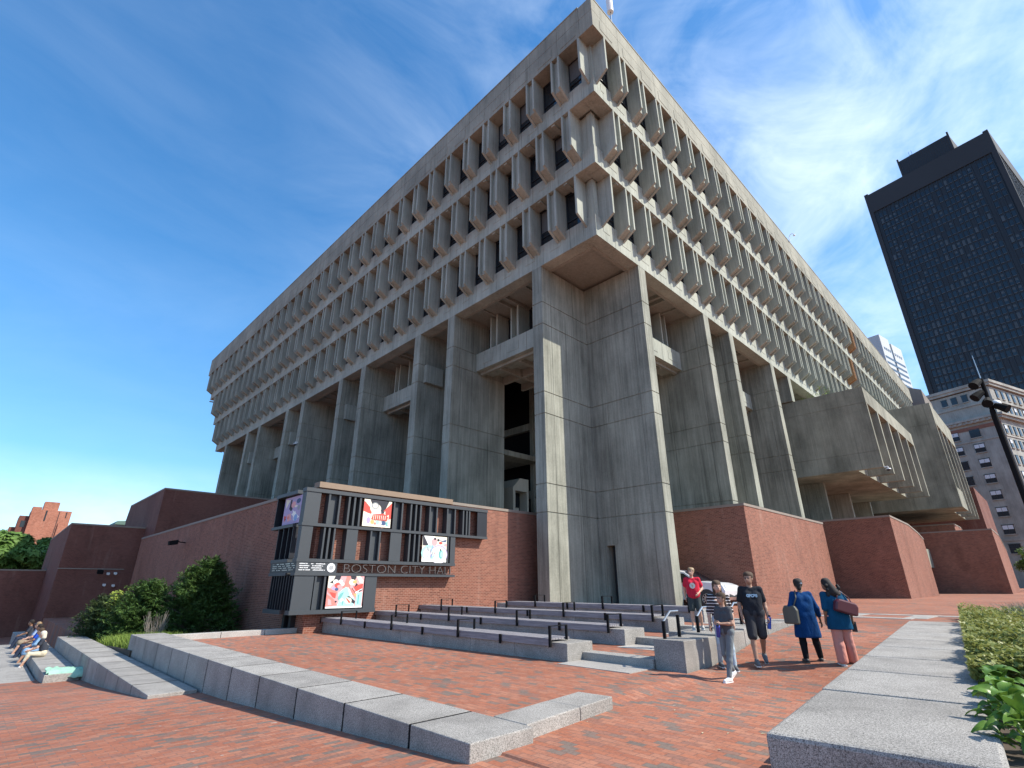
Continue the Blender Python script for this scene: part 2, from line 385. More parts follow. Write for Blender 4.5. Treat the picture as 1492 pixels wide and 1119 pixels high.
# window unit (glass, head panel, frame) as a copied part
def window_mesh(w,h,blind=0):
    b=MB()
    if blind: b.box(-w/2+.06,w/2-.06,-.012,-.004,h*(1-blind),h-.055,2)
    b.box(-w/2,w/2,0,.03,0,h,1)
    f=.055
    b.box(-w/2,w/2,-.07,0,0,f); b.box(-w/2,w/2,-.07,0,h-f,h); b.box(-w/2,-w/2+f,-.07,0,f,h-f); b.box(w/2-f,w/2,-.07,0,f,h-f)
    b.box(-w/2+f,w/2-f,-.06,0,h*.24,h*.24+.05)
    return b.mesh('window',[M['frame'],M['glass'],M['hblind']])
def fin_mesh(prot,h,lift,half=0,drop=.6):
    """two concrete blades with a slot between; local -Y is outward, z=0 at the sill; half: +1/-1 keeps one blade"""
    b=MB(); zt=h; back=.28
    prof=[(back,zt),(-prot,zt),(-prot,lift-.08),(0.004,-drop),(.004,.005),(back,.005)]
    prof=[(back,zt),(-prot+.006,zt),(-prot+.006,-.06),(-.004,-drop),(-.004,0),(back,0)]
    for s in (-1,1):
        if half and s!=half: continue
        x0,x1=(s*.355,s*.215); b.prism(prof,0,min(x0,x1),max(x0,x1))
    if not half:
        p2=[(back,zt-.04),(-prot+.24,zt-.04),(-prot+.24,-.10),(-.01,-drop+.16),(-.01,0),(back,0)]
        b.prism(p2,0,-.216,.216)
    return b.mesh('double_fin',M['pcast'])
fins={}; wins={}
fincount={}; plist=[]
for i in range(3):
    h=ZS[i+1]-SILL[i]-.004; prot=DD[i+1]-DD[i]
    fins[i]={0:fin_mesh(prot,h,0),1:fin_mesh(prot,h,0,1),-1:fin_mesh(prot,h,0,-1)}
    wins[i]=window_mesh(H-.72,h); wvar=[wins[i]]*5+[window_mesh(H-.72,h,.35),window_mesh(H-.72,h,.6)]
    for face,L in (('R',LA),('L',LB)):
        k=-1; fl=[];wl=[]
        while .38+H*k<L+DD[i]-.2:
            t=.38+H*k; half=0; ok=True
            if i==0:
                if k<0: ok=False
                if k==0: half=1
            if i==1 and k<0: ok=False
            if i==2 and k==-1: half=1
            if ok:
                if face=='R': loc=(t,-DD[i],SILL[i]); rz=0; hh=half
                else: loc=(-DD[i],t,SILL[i]); rz=-math.pi/2; hh=-half
                if face=='R' and ((i==2 and k==24) or (i==1 and k==24)):
                    me=fins[i][0].copy(); me.materials.clear(); me.materials.append(M['ply']); o=inst('double_fin',me,hall,loc,rz); o['label']='rust brown plywood covered fin'
                else: fl.append((loc,rz,hh))
                if t+H<L+DD[i]:
                    tw=t+H/2
                    if face=='R': wl.append(((tw,-DD[i]+.20,SILL[i]+.002),0))
                    else: wl.append(((-DD[i]+.20,tw,SILL[i]+.002),-math.pi/2))
            k+=1
        N=17 if face=='R' else 16
        for loc,rz,hh in fl[:N]: inst('double_fin',fins[i][hh],hall,loc,rz)
        plist.append(('f',i,[(a,c) for a,c,_ in fl[N:]]))
        for loc,rz in wl[:N-1]: inst('window',random.choice(wvar),hall,loc,rz)
        plist.append(('w',i,wl[N-1:]))
for kind,name in (('f','distant_fins'),('w','distant_windows')):
    b=MB()
    for kk,i,pl in plist:
        if kk!=kind: continue
        me=fins[i][0] if kind=='f' else wins[i]
        for loc,rz in pl:
            Mx=Matrix.Translation(loc)@Matrix.Rotation(rz,4,'Z'); n=len(b.v)
            b.v+=[tuple(Mx@v.co) for v in me.vertices]; b.f+=[tuple(n+q for q in p.vertices) for p in me.polygons]; b.m+=[p.material_index for p in me.polygons]
    o=b.build(name,[M['pcast']] if kind=='f' else [M['frame'],M['glass'],M['hblind']],hall,fixn=False); o['kind']='stuff'
# solid corner columns between the tiers
for i in range(3):
    d=DD[i]; b=MB(); z0,z1=SILL[i],ZS[i+1]
    e=.06 if i==1 else .10
    b.box(-d+.05,-d+.42,-d+.05,-d+.42,z0,z1-.003); b.box(-d+.12,-d+1.1,-d+.44,-d+.9,z0,z1-.004); b.box(-d+.44,-d+.9,-d+.12,-d+1.1,z0,z1-.005)
    if i==0: b.box(.14,.62,.3,.62,z0,z1-.006)
    b.build('corner_column',M['pcast'],hall)
# piers: stacked pours with open joints, cut to panels along their depth
JO=[-4,3.55,5.05,9.0,10.3,14.7,16.2,18.78]
def pier_box(b,x0,x1,y0,y1,zl,zh,axis,front=.8,g=.026):
    zz=[zl]+[j for j in JO if zl+.2<j<zh-.2]+[zh]
    for a,c in zip(zz,zz[1:]):
        if axis=='x':   # depth runs along x
            cuts=[x0,x0+front]+([x1] if x1-x0>front+.2 else [])
            n=x1-x0-front
            if n>2.5: cuts=[x0,x0+front,x0+front+n*.62,x1]
            for p,q in zip(cuts,cuts[1:]): b.box(p+(0 if p==x0 else g*.5),q-(0 if q==x1 else g*.5),y0,y1,a+(g if a!=zl else 0),c-(g if c!=zh else 0))
        else:
            n=y1-y0-front; cuts=[y0,y0+front,y1] if n<2.5 else [y0,y0+front,y0+front+n*.62,y1]
            for p,q in zip(cuts,cuts[1:]): b.box(x0,x1,p+(0 if p==y0 else g*.5),q-(0 if q==y1 else g*.5),a+(g if a!=zl else 0),c-(g if c!=zh else 0))
    b.box(x0+.04,x1-.04,y0+.04,y1-.04,zl+.02,zh-.02)
# corner pier, an L of two fins
b=MB(); pier_box(b,0.003,4.32,4.34,5.13,-1.4,18.775,'x')
b.build('corner_pier',M['conc'],hall)
b=MB()
zz=[2.03]+[j for j in JO if j>2.3]
for a,c in zip(zz,zz[1:]):
    for p,q in ((.003,.8),(.8,3.1),(3.1,5.13)): b.box(4.34,5.13,p+.008,q-.008,a+(.026 if a!=2.03 else 0),c-(.026 if c<18.7 else .005))
b.box(4.38,5.09,.05,5.09,2.05,18.7)
for p,q in ((.003,.8),(.8,3.3),(3.84,5.13)): b.box(4.34,5.13,p+(.008 if p>.1 else 0),q-.008,-1.4,2.03)
b.box(4.38,5.09,.05,3.28,-1.3,2.06); b.box(5.0,5.13,3.28,3.86,-1.4,2.06)
b.build('corner_pier',M['conc'],hall)
b=MB(); b.box(4.93,4.99,3.3,3.84,-1.4,2.02); b.box(4.88,4.93,3.3,3.36,-1.4,2.02); b.build('door',M['frame'],hall)
for n in range(2,16):
    if n%3==2: continue
    t0=MOD*n; 
    b=MB(); pier_box(b,.003,5.15,t0-.03,t0+.77,-2.5,18.775,'x'); b.build('pier',M['conc'],hall)
for n in range(2,21):
    if n%3==2: continue
    t0=MOD*n
    b=MB(); zl=-1.5 if t0<28 else (16.25 if t0<53 else 16.25); pier_box(b,t0-.03,t0+.77,.003,5.15,zl,18.775,'y'); b.build('pier',M['conc'],hall)
# recessed walls and the balcony bays between the piers
win2=window_mesh(H-.62,2.55)
def bay(face,ta,tb,balcony,n=3):
    if balcony:
        b=MB()
        w=(tb-ta)/3
        for q in range(3): fbox(b,face,ta+w*q+.012,ta+w*(q+1)-.012,2.2,2.75,14.82,16.22); fbox(b,face,ta+w*q+w*.3,ta+w*q+w*.72,2.18,2.22,15.2,15.85)
        fbox(b,face,ta+.02,tb-.02,2.24,3.9,14.86,16.18)
        b.build('balcony_parapet',M['pcast'],hall)
        k=0
        while .38+H*k<tb:
            c=.38+H*k
            if c>ta+.3 and c<tb-.3:
                b=MB()
                for s in (-1,1): fbox(b,face,c+s*.33-.07,c+s*.33+.07,2.35,3.7,16.18,18.9)
                fbox(b,face,c-.25,c+.25,2.75,3.7,16.18,18.9); b.build('mullion_fins',M['pcast'],hall)
            k+=1
        b=MB(); fbox(b,face,ta,tb,3.62,3.8,16.1,19.0); b.build('glazing_backing',M['frame'],hall)
        k=0
        while .38+H*k+H/2<tb+.3:
            c=.38+H*k+H/2
            if c>ta+.3 and c<tb-.2:
                loc=(c,3.5,16.2) if face=='R' else (3.5,c,16.2); inst('window',win2,hall,loc,0 if face=='R' else -math.pi/2)
            k+=1
        b=MB(); fbox(b,face,ta,tb,3.9,9.2,15.15,15.5)
        fbox(b,face,ta+.05,tb-.05,2.6,2.85,14.62,14.9)
        for q in range(1,4): fbox(b,face,ta+(tb-ta)*q/4-.12,ta+(tb-ta)*q/4+.12,2.85,9,14.55,15.15)
        for p in (5,7): fbox(b,face,ta,tb,p,p+.25,14.56,15.15)
        b.build('bay_ceiling',M['soffit'],hall)
def kb(a,c): return MOD*a+.79,MOD*c-.05
for a,c,bal in ((1,3,1),(3,4,0),(4,6,1),(6,7,0),(7,9,0),(9,10,0),(10,12,1),(12,13,0),(13,15,0)):
    ta,tb_=kb(a,c)
    if bal: bay('L',ta,tb_,True)
    b=MB()
    if c-a==1:
        fbox(b,'L',ta,tb_,5.0,5.2,3.7,18.8); b.build('recessed_wall',M['conc'],hall)
        b=MB(); fbox(b,'L',tb_-.28,tb_+.04,.55,2.2,14.72,16.2); b.build('bracket',M['pcast'],hall)
for a,c,bal in ((1,3,1),(3,4,0),(4,6,1)):
    ta,tb_=kb(a,c)
    if bal: bay('R',ta,tb_,True)
    else:
        b=MB(); fbox(b,'R',ta,tb_,5.0,5.2,3.7,18.8); b.build('recessed_wall',M['conc'],hall)
# deep interior wall: dark glazing with concrete floors
b=MB(); b.box(10.6,10.8,10.4,LB-3,3.5,18.9); b.box(10.4,LA-3,10.4,10.6,3.5,18.9); b.build('inner_glazing',M['dim'],hall)
b=MB()
for z in (6.6,9.6,12.4):
    b.box(10.2,10.58,10.1,LB-3,z,z+.6); b.box(10.2,LA-3,10.0,10.38,z,z+.6)
k=0
while 10.4+k*4.369<LB-4: b.box(10.15,10.55,10.4+k*4.369,10.8+k*4.369,3.5,18.9); k+=1
k=0
while 10.8+k*4.369<LA-4: b.box(10.9+k*4.369,11.3+k*4.369,9.95,10.35,3.5,18.9); k+=1
b.build('inner_frame',M['conc'],hall)
b=MB(); b.box(5.9,10.2,14.2,31,9.4,9.8); b.box(5.4,5.9,15.2,17,3.8,14.6); b.box(8.3,9.6,9.8,10.2,9.3,14.5); b.build('stair_hall_slab',M['conc'],hall)
# ---- the boxes that project from the right facade (council chamber and mayor's block)
def hollow_box(x0,x1,yf,yb,z0,z1,fas,nf,ym,name):
    b=MB(); g=.014
    # near side wall with joints
    zz=[z0,z0+(z1-z0)*.195,z1-fas,z1]
    for a,c in zip(zz,zz[1:]):
        for p,q in ((yf,yf+.02),(yf+.02,yb-1.35),(yb-1.35,yb)): b.box(x0,x0+.45,p,q-(g if q<yb else 0),a+(g if a>z0 else 0),c-g)
    b.box(x0+.03,x0+.42,yf+.03,yb,z0+.03,z1-.03)
    b.box(x0+.45,x1,yf,yf+.5,z1-fas,z1-.01); b.box(x0+.45,x1,yf+.5,yb,z1-.5,z1-.02)
    step=(x1-x0)/nf
    for k in range(1,nf+1):
        xx=x0+step*k-.42; b.box(xx,xx+.42,yf+.003,ym,z0,z1-fas-.002)
        b.box(xx+.005,xx+.415,yf+.02,ym,z1-fas+.01,z1-.5)
    b.box(x0+.45,x1-.42,ym,yb,z0+.003,z0+.5)
    b.build(name,M['boxc'],hall)
    b=MB(); b.box(x0+.45,x1-.44,ym+.9,ym+1.0,z0+.5,z1-fas+.4); b.build('inner_glazing',M['glass'],hall)
    b=MB(); b.box(x0+.45,x1-.44,ym+.02,ym+.4,z0+.52,z0+3.0); b.build('parapet',M['lite'],hall)
    b=MB(); b.box(x1-.42,x1-.02,ym,yb,z0,z1-.5); b.build('box_side_wall',M['boxc'],hall)
hollow_box(30.75,52.5,-5.6,2.2,9.05,16.2,1.45,5,-3.7,'council_box')
b=MB()
for k in range(3): b.box(34.9+k*8.74,35.4+k*8.74,.1,6,-1,9.04)
b.box(30.9,34.9,4.8,5.0,-1,9.04); b.box(35.4,70,5.6,6.0,-1,9.04); b.build('undercroft_pier',M['conc'],hall)
hollow_box(56.8,74.0,-7.75,2.0,8.15,20.6,2.6,4,-6.4,'upper_box')
b=MB(); b.box(57.26,62,-7.76,-6.42,8.13,10.4); b.build('parapet',M['boxc'],hall)
# window box inside the colonnade, its pale colour standing in for sunlight
b=MB(); x0,x1,y0,z0,z1=7.3,9.0,14.3,4.0,7.8
b.prism([(x0,z0),(x0,z1-.75),(x0+.75,z1),(x1,z1),(x1,z1-1.0),(x0+.22,z1-1.0),(x0+.22,z0)],1,y0,y0+2.0); b.box(x1-.2,x1,y0,y0+2,z0,z1-1.0)
b.box(x0+.5,x1-.5,y0+.6,y0+.75,z0+1.4,z0+1.6); b.box(x0+.35,x0+.5,y0+.6,y0+.75,z0,z1-1.0)
b.build('window_hood',M['lite'],hall)
b=MB(); b.box(x0+.22,x1-.2,y0+.8,y0+.9,z0,z1-1.0); b.build('inner_glazing',M['glass'],hall)

# rooftop antenna and cameras
o=empty('roof_antenna',(2.6,-1.0,ZR),label='white cylindrical antenna on a thin mast at the roof corner of the city hall',cat='antenna')
b=MB(); b.tube([(0,0,-.1),(0.02,0,6.3)],.05); b.build('mast',M['steel'],o)
b=MB(); b.tube([(0,0,6.2),(0,0,6.35),(0,0,6.4),(0,0,7.5),(0,0,7.6)],.24,12); b.build('radome',M['white'],o,smooth=False)
def dome_cam(loc,label,rz=0):
    o=empty('security_camera',loc,rz,label,'camera','security cameras on the walls')
    b=MB(); b.box(-.05,.05,0,.25,.0,.1); b.tube([(0,0,.05),(0,0,-.1)],.06); b.build('bracket',M['white'],o)
    b=MB(); b.tube([(0,0,-.1),(0,0,-.18)],.17,12,r1=.2); b.build('housing',M['white'],o)
    b=MB(); b.sphere((0,0,-.19),.15,.15,.14); b.build('dome',M['frame'],o,smooth=True)
dome_cam((30.9,-5.85,9.0),'white dome camera hanging at the lower corner of the projecting concrete box')
dome_cam((-.26,37.4+2.0,14.0),'white dome camera high on a shaded pier of the left facade',-math.pi/2)
o=empty('roof_camera',(31.8,-2.75,ZR),label='small curved-arm roof camera on the far part of the right roof edge',cat='camera')
b=MB(); b.tube([(0,0,-.05),(0,0,.5),(0,-.15,.75),(0,-.4,.8),(0,-.5,.6)],.03); b.build('arm',M['white'],o); b=MB(); b.sphere((0,-.5,.5),.12); b.build('dome',M['white'],o,smooth=True)
# weeds growing on the projecting box
wl=mk_leaf('weed_leaf',(.10,.16,.03),(.22,.30,.08))
b=MB()
for k in range(90):
    c=Vector((31.6+random.gauss(0,.5),-2.2+random.gauss(0,.8),16.25+abs(random.gauss(0,.45)))); s=.09
    b.add([c+Vector((random.uniform(-s,s),random.uniform(-s,s),random.uniform(-s,s))) for _ in range(3)],[(0,1,2)])
for k in range(9): x=31.6+random.gauss(0,.4); y=-2.2+random.gauss(0,.6); b.tube([(x,y,16.18),(x+.1,y,16.6),(x+random.uniform(-.2,.2),y,17.0)],.012,4)
tag(b.build('roof_weed',wl,fixn=False),'straggly green weed sprouting on top of the projecting concrete box','plant')

# ------------------------------------------------------------ brick bases round the hall
def bmass(name,x0,x1,y0,y1,z0,prof,axis,label,mat='brick',cap='cap',caps=True,group=None):
    """prof: (t,z) along the facade axis ('x' or 'y'); a coping rides along it"""
    root=empty(name,(0,0,0),label=label,cat='brick wall',group=group)
    b=MB()
    if axis=='x':
        b.prism([(prof[0][0],z0)]+prof+[(prof[-1][0],z0)],1,y0,y1)
    else:
        b.prism([(prof[0][0],z0)]+prof+[(prof[-1][0],z0)],0,x0,x1)
    b.build('wall',M[mat],root)
    if caps:
        b=MB(); e=.03
        for (a,za),(c,zc) in zip(prof,prof[1:]):
            if abs(c-a)<.05: continue
            pl=[(a-(e if a==prof[0][0] else 0),za),(a-(e if a==prof[0][0] else 0),za+.13),(c,zc+.13),(c,zc)]
            if axis=='x': b.prism(pl,1,y0-e,y1)
            else: b.prism(pl,0,x0-e,x1)
        b.build('coping',M[cap],root)
    return root
E1=bmass('brick_block',-11.42,8,6.15,39.98,-5,[(-11.42,3.61),(7.98,3.61)],'x','long dark brick base wall under the left facade behind the banner screen')
b=MB(); b.box(-11.6,-4.95,6.0,6.5,3.60,3.82); b.build('timber_coping',M['capl'],E1)
bmass('brick_block',8,21.55,-2.6,39.9,-2,[(8,3.95),(21.55,3.97)],'x','sunlit brick block right of the corner pier behind the white car')
r=bmass('brick_block',21.55,23.99,-1.2,39,-2,[(21.56,3.0),(23.98,3.0)],'x','narrow recessed brick wall with dark door between the first two right hand brick blocks',caps=False)
b=MB(); b.box(22.2,23.97,-1.6,-1.21,1.2,3.6); b.build('concrete_lintel',M['conc'],r)
b=MB(); b.box(22.25,23.95,-1.3,-1.215,-1.2,1.2); b.build('door',M['frame'],r)
bmass('brick_block',24,35.4,-6.2,38,-2,[(24,4.38),(30.2,4.25),(33.5,3.85),(35.4,3.45)],'x','brick block with a curved falling top edge below the projecting concrete box')
r=bmass('brick_block',35.4,46.4,-4.6,38,-2,[(35.41,2.2),(46.45,2.2)],'x','low shadowed brick wall with dark gate between the middle and far right brick blocks',caps=False)
b=MB(); b.box(38,46,-4.8,-4.61,-1.2,1.4); b.build('gate',M['frame'],r)
b=MB(); b.box(36,46.3,-5.0,-4.61,1.5,3.2); b.build('concrete_lintel',M['conc'],r)
bmass('brick_block',46.5,58,-10.03,38,-2,[(46.5,4.75),(53.9,4.65),(58.6,3.3)],'x','farthest right brick block with a chamfered end beside the stone building')
r=bmass('brick_block',60,72,-6.2,38,-2,[(60,6.55),(66,6.55),(72,4.8)],'x','small upper brick terrace seen above the gap before the farthest brick block')
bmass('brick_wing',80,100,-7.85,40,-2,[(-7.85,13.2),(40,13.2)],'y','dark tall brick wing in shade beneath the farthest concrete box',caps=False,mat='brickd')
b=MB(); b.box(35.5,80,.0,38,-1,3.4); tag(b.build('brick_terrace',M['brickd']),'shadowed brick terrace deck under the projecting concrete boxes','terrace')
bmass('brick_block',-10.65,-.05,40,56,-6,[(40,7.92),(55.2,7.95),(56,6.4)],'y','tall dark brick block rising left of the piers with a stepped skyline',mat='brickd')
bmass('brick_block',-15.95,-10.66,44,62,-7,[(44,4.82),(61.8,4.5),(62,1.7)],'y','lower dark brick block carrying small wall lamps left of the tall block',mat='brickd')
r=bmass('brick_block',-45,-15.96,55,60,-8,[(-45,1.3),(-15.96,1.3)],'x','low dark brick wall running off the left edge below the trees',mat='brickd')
# belt course on the middle block
b=MB(); b.box(-15.99,-11.5,43.95,43.99,1.28,1.36); 
o=bpy.data.objects; root=[q for q in col.objects if q.get('label','').startswith('lower dark brick block')][0]; b.build('belt_course',M['cap'],root)
# juniper bed, curb
b=MB(); b.prism([(6.95,-6),(6.95,-1.85),(11,-2.0),(14,-2.35),(20,-3.1),(39.9,-4.4),(39.9,-6)],0,-16.38,-11.22)
tag(b.build('planting_soil',M['soil']),None,None,kind='structure')
r=empty('granite_curb',(0,0,0),label='low pale granite curb between brick terrace and juniper bed',cat='curb')
b=MB()
for k in range(3):
    xa=-15.4+k*1.42; b.box(xa+.006,xa+1.41,6.66,6.94,-2.4,-1.46)
b.build('curb_stone',M['granl'],r,bevel=.01)
# small wall lamps and boxes on the brick blocks
def wall_lamp(loc,label,big):
    o=empty('wall_lamp',loc,0,label,'lamp','small lamps on the dark brick block')
    b=MB(); b.box(-.10,.10,-.12,0,-.07,.09); b.build('backplate',M['white'],o)
    b=MB(); b.tube([(0,-.12,0),(0,-.32,-.02)],.07,8,r1=.11); b.build('shade',M['white'],o)
for (x,y,z,l) in [(-12.55,43.96,.95,'left lamp of the upper pair on the dark brick block'),(-12.05,43.96,.98,'right lamp of the upper pair on the dark brick block'),(-12.62,43.96,.05,'left lamp of the lower pair on the dark brick block'),(-11.98,43.96,0,'right lamp of the lower pair on the dark brick block')]: wall_lamp((x,y,z),'small white '+l,1)
def flood(loc,label,rz=0):
    o=empty('floodlight',loc,rz,label,'floodlight','black floodlights on the brick walls')
    b=MB(); b.tube([(0,0,0),(0,-.5,.05)],.03); b.build('arm',M['metal'],o)
    b=MB(); b.prism([(-.45,-.12),(-.45,.16),(-.95,.05),(-.9,-.2)],0,-.2,.2); b.build('lamp_head',M['metal'],o)
flood((-11.42,25.4,2.55),'black floodlight on an arm at the far end of the brick base wall',-math.pi/2)
flood((-13.2,43.95,1.1),'black floodlight under the belt course of the middle brick block')

# ------------------------------------------------------------ banner screen with lettering
SA,SB=-12.15,5.8
sg=empty('banner_screen',(0,0,0),label='charcoal metal screen with abstract banners and BOSTON CITY HALL lettering on the brick base',cat='sign')
def part(name,boxes,mat,parent=sg,bevel=0):
    b=MB()
    for q in boxes: b.box(*q)
    return b.build(name,M[mat] if isinstance(mat,str) else mat,parent,bevel=bevel)
for x1,z0,z1 in ((-2.9,3.36,3.50),(-2.9,2.09,2.2),(-4.85,.80,.92),(-4.85,.33,.43),(-8.78,-.98,-.84)):
    part('rail',[(SA-.03,x1,SB-.03,6.14,z0,z1)],'sign')
    part('rail',[(SA-.031,-11.22,6.6,8.75 if z0>2 else 8.25,z0,z1)],'sign')
part('corner_panel',[(SA,-11.57,SB,SB+.06,2.2,3.36),(SA,SA+.06,SB+.06,6.15,2.2,3.36)],'sign')
part('corner_panel',[(SA,-11.72,SB,SB+.06,.92,2.09),(SA,SA+.06,SB+.06,6.1,.92,2.09)],'sign')
part('corner_panel',[(-3.55,-2.92,SB,SB+.06,2.2,3.36),(-2.98,-2.92,SB+.06,6.14,2.2,3.36)],'signd')
part('corner_panel',[(-5.15,-4.87,SB,SB+.06,.92,2.09),(-4.93,-4.87,SB+.06,6.14,.92,2.09)],'sign')
def unit(a0,a1,z0,z1,closed):
    part('blade',[(a0,a0+.07,SB,6.13,z0+.005,z1-.005)],'sign'); part('blade',[(a1-.07,a1,SB,6.13,z0+.005,z1-.005)],'sign')
    if closed: part('infill_panel',[(a0+.075,a1-.075,SB+.16,SB+.2,z0+.005,z1-.005)],'sign')
for a0,a1,c in ((-11.24,-10.74,1),(-8.30,-7.82,1),(-6.42,-5.96,1),(-5.42,-4.9,1)): unit(a0,a1,2.2,3.36,c)
for a in (-10.36,-10.12,-9.87,-7.40,-7.14,-6.89,-4.43,-4.22,-4.05): part('blade',[(a-.04,a+.04,SB,6.13,2.21,3.35)],'sign')
for a0,a1,c in ((-9.28,-8.80,1),(-11.28,-10.8,0)): unit(a0,a1,.92,2.09,c)
for a in (-11.05,-7.38,-7.12,-6.88,-5.28): part('blade',[(a-.04,a+.04,SB,6.13,.93,2.08)],'sign')
part('solid_panel',[(-10.33,-9.85,SB,SB+.06,.925,2.085),(-10.33,-10.27,SB+.06,6.13,.925,2.085)],'sign')
part('solid_panel',[(-8.34,-7.80,SB,SB+.06,.925,2.085),(-7.86,-7.80,SB+.06,6.13,.925,2.085)],'sign')
# bottom box
part('lower_backing',[(SA+.05,-8.85,SB+.2,6.14,-.84,.33)],'signd')
part('solid_panel',[(SA,-11.42,SB,SB+.05,-.84,.33)],'sign'); part('solid_panel',[(-9.32,-8.80,SB,SB+.05,-.84,.33)],'sign')
unit(-11.38,-10.95,-.84,.33,1)
for k in range(9): part('louvre',[(SA,SA+.12,5.98+k*.24,6.03+k*.24,-.83,.32)],'signd')
part('lower_backing',[(SA+.14,-11.25,6.6,8.2,-.84,.33)],'signd')
part('lower_backing',[(SA+.5,-11.25,6.62,8.6,2.2,3.36)],'signd'); part('lower_backing',[(SA+.55,-11.25,6.62,8.25,.92,2.09)],'signd')
for y in (6.6,7.0,7.5,8.0): part('blade',[(SA,SA+.5,y-.02,y+.02,.93,2.08)],'signd')
for y in (8.62,): part('blade',[(SA,SA+.5,y-.02,y+.02,2.21,3.35)],'signd')
part('support_leg',[(-11.6,-11.3,6.9,7.1,-2.2,-.98)],'signd'); part('support_leg',[(-11.6,-11.3,7.5,7.7,-2.2,-.98)],'signd')
# text band
part('text_panel',[(SA-.005,-10.58,SB-.012,SB+.05,.43,.80)],'sign'); part('text_panel',[(SA-.008,SA+.05,SB+.05,8.22,.43,.80)],'signd')
def textobj(name,body,size,loc,rot,mat,parent,ext=.01,offset=0,align='LEFT',sx=1):
    c=bpy.data.curves.new(name,'FONT'); c.body=body; c.size=size; c.extrude=ext; c.offset=offset; c.align_x=align
    tmp=bpy.data.objects.new('tmp',c); col.objects.link(tmp)
    dg=bpy.context.evaluated_depsgraph_get(); me=bpy.data.meshes.new_from_object(tmp.evaluated_get(dg)); bpy.data.objects.remove(tmp)
    me.name=name; me.materials.clear(); me.materials.append(mat)
    o=bpy.data.objects.new(name,me); col.objects.link(o); o.parent=parent; o.location=loc; o.rotation_euler=rot; o.scale=(sx,1,1)
    return o
tt=textobj('lettering','BOSTON CITY HALL',.46,(-10.36,SB-.01,.45),(R(90),0,0),M['letter'],sg,ext=.035,offset=-.012)
wd=max(v.co.x for v in tt.data.vertices); tt.scale=(5.42/wd,1,1)
rows=[(.745,[.30,.12,.34]),(.672,[.36,.42]),(.60,[.33,.42]),(.527,[.40,.46])]
for z,ws in rows:
    b=MB(); x=-12.05
    for q in ws:
        n=int(q/.021)
        for k in range(n):
            if random.random()<.9: b.box(x,x+.018,SB-.018,SB-.012,z-.018,z+.010+random.choice((0,0,.010)))
            x+=.0225
        x+=.10
    b.build('text_line',M['white'],sg)
    b=MB(); y=8.0
    while y>5.95:
        L=random.uniform(.2,.5)
        for k in range(int(L/.03)):
            if y-k*.03<5.9: break
            if random.random()<.9: b.box(SA-.014,SA-.008,y-k*.03-.024,y-k*.03,z-.016,z+.010)
        y-=L+.12
    b.build('text_line',M['steel'],sg)
b=MB(); b.tube([(-10.82,SB-.011,.615),(-10.82,SB-.03,.615)],.165,24); b.build('seal',M['white'],sg)
b=MB(); 
for k in range(5): b.box(-10.91+.01*abs(k-2),-10.73-.01*abs(k-2),SB-.034,SB-.031,.55+k*.03,.562+k*.03)
b.build('seal_mark',M['sign'],sg)
# banners: canvas with flat painted shapes
PC={'red':(.62,.08,.06),'coral':(.75,.22,.18),'cream':(.78,.72,.58),'white':(.82,.82,.78),'dark':(.03,.03,.04),'teal':(.16,.42,.40),'aqua':(.38,.68,.62),'pink':(.74,.36,.36),'navy':(.06,.10,.2),'lilac':(.42,.34,.52),'gold':(.68,.42,.16),'grey':(.3,.32,.33),'blue':(.25,.38,.62)}
PK=list(PC); PM=[plain('paint_'+k,v,.75,var=.06) for k,v in PC.items()]
def banner(a0,a1,z0,z1,base,shapes,face='F',plane=None):
    """shapes in 0..1 banner space"""
    P=plane if plane is not None else SB-.02
    def W(u,v,k):
        d=.004*k
        return (a0+(a1-a0)*u,P-d,z0+(z1-z0)*v) if face=='F' else (P-d,a0+(a1-a0)*u,z0+(z1-z0)*v)
    b=MB(); 
    if face=='F': b.box(a0,a1,P,P+.02,z0,z1)
    else: b.box(P,P+.02,min(a0,a1),max(a0,a1),z0,z1)
    cv=b.build('banner',PM[PK.index(base)],sg)
    b=MB()
    for k,(c,pts) in enumerate(shapes):
        b.add([W(u,v,.4+k*.05) for u,v in pts],[tuple(range(len(pts)))],PK.index(c))
    b.build('painted_shapes',PM,cv,fixn=False)
def circ(u,v,r,n=14,s=1.0,a0=0,a1=6.283): return [(u+r*math.cos(a0+(a1-a0)*k/n),v+r*s*math.sin(a0+(a1-a0)*k/n)) for k in range(n)]
b1=[('dark',[(.2,1),(.9,1),(.7,.45),(.45,.5)]),('red',[(0,1),(.04,.9),(.3,.62),(.28,.45),(0,.55)]),('cream',[(0,1),(.22,1),(.16,.84),(0,.92)]),('red',[(1,.95),(1,.35),(.92,.3),(.92,.5),(.8,.4),(.78,.62),(.7,.6)]),
 ('cream',circ(.42,.68,.2,16,.9)),('grey',circ(.4,.78,.13)),('cream',circ(.4,.78,.09)),('white',[(.3,.6),(.62,.6),(.66,.3),(.5,.34),(.3,.45)]),('red',[(.3,.45),(.72,.52),(.9,.4),(.86,.24),(.3,.26)]),('cream',[(.1,.5),(.34,.45),(.3,.3),(.06,.3)])]
b1+=[('cream',[(.36+q*.07,.28),(.38+q*.07,.28),(.39+q*.07,.44),(.37+q*.07,.44)]) for q in range(7)]
b1+=[('cream',[(0,0),(1,0),(1,.16),(.6,.24),(0,.18)]),('lilac',circ(.2,.22,.07,10,1.8)),('gold',circ(.34,.17,.07,8,1.2)),('aqua',circ(.52,.16,.08,8,1)),('navy',circ(.74,.16,.1,8,.9)),('teal',circ(.88,.14,.06,8,1.4)),('white',circ(.63,.15,.05,8,1.5)),('cream',[(.9,.3),(1,.3),(1,.1),(.9,.1)]),('coral',circ(.44,.12,.04,8,1.2))]
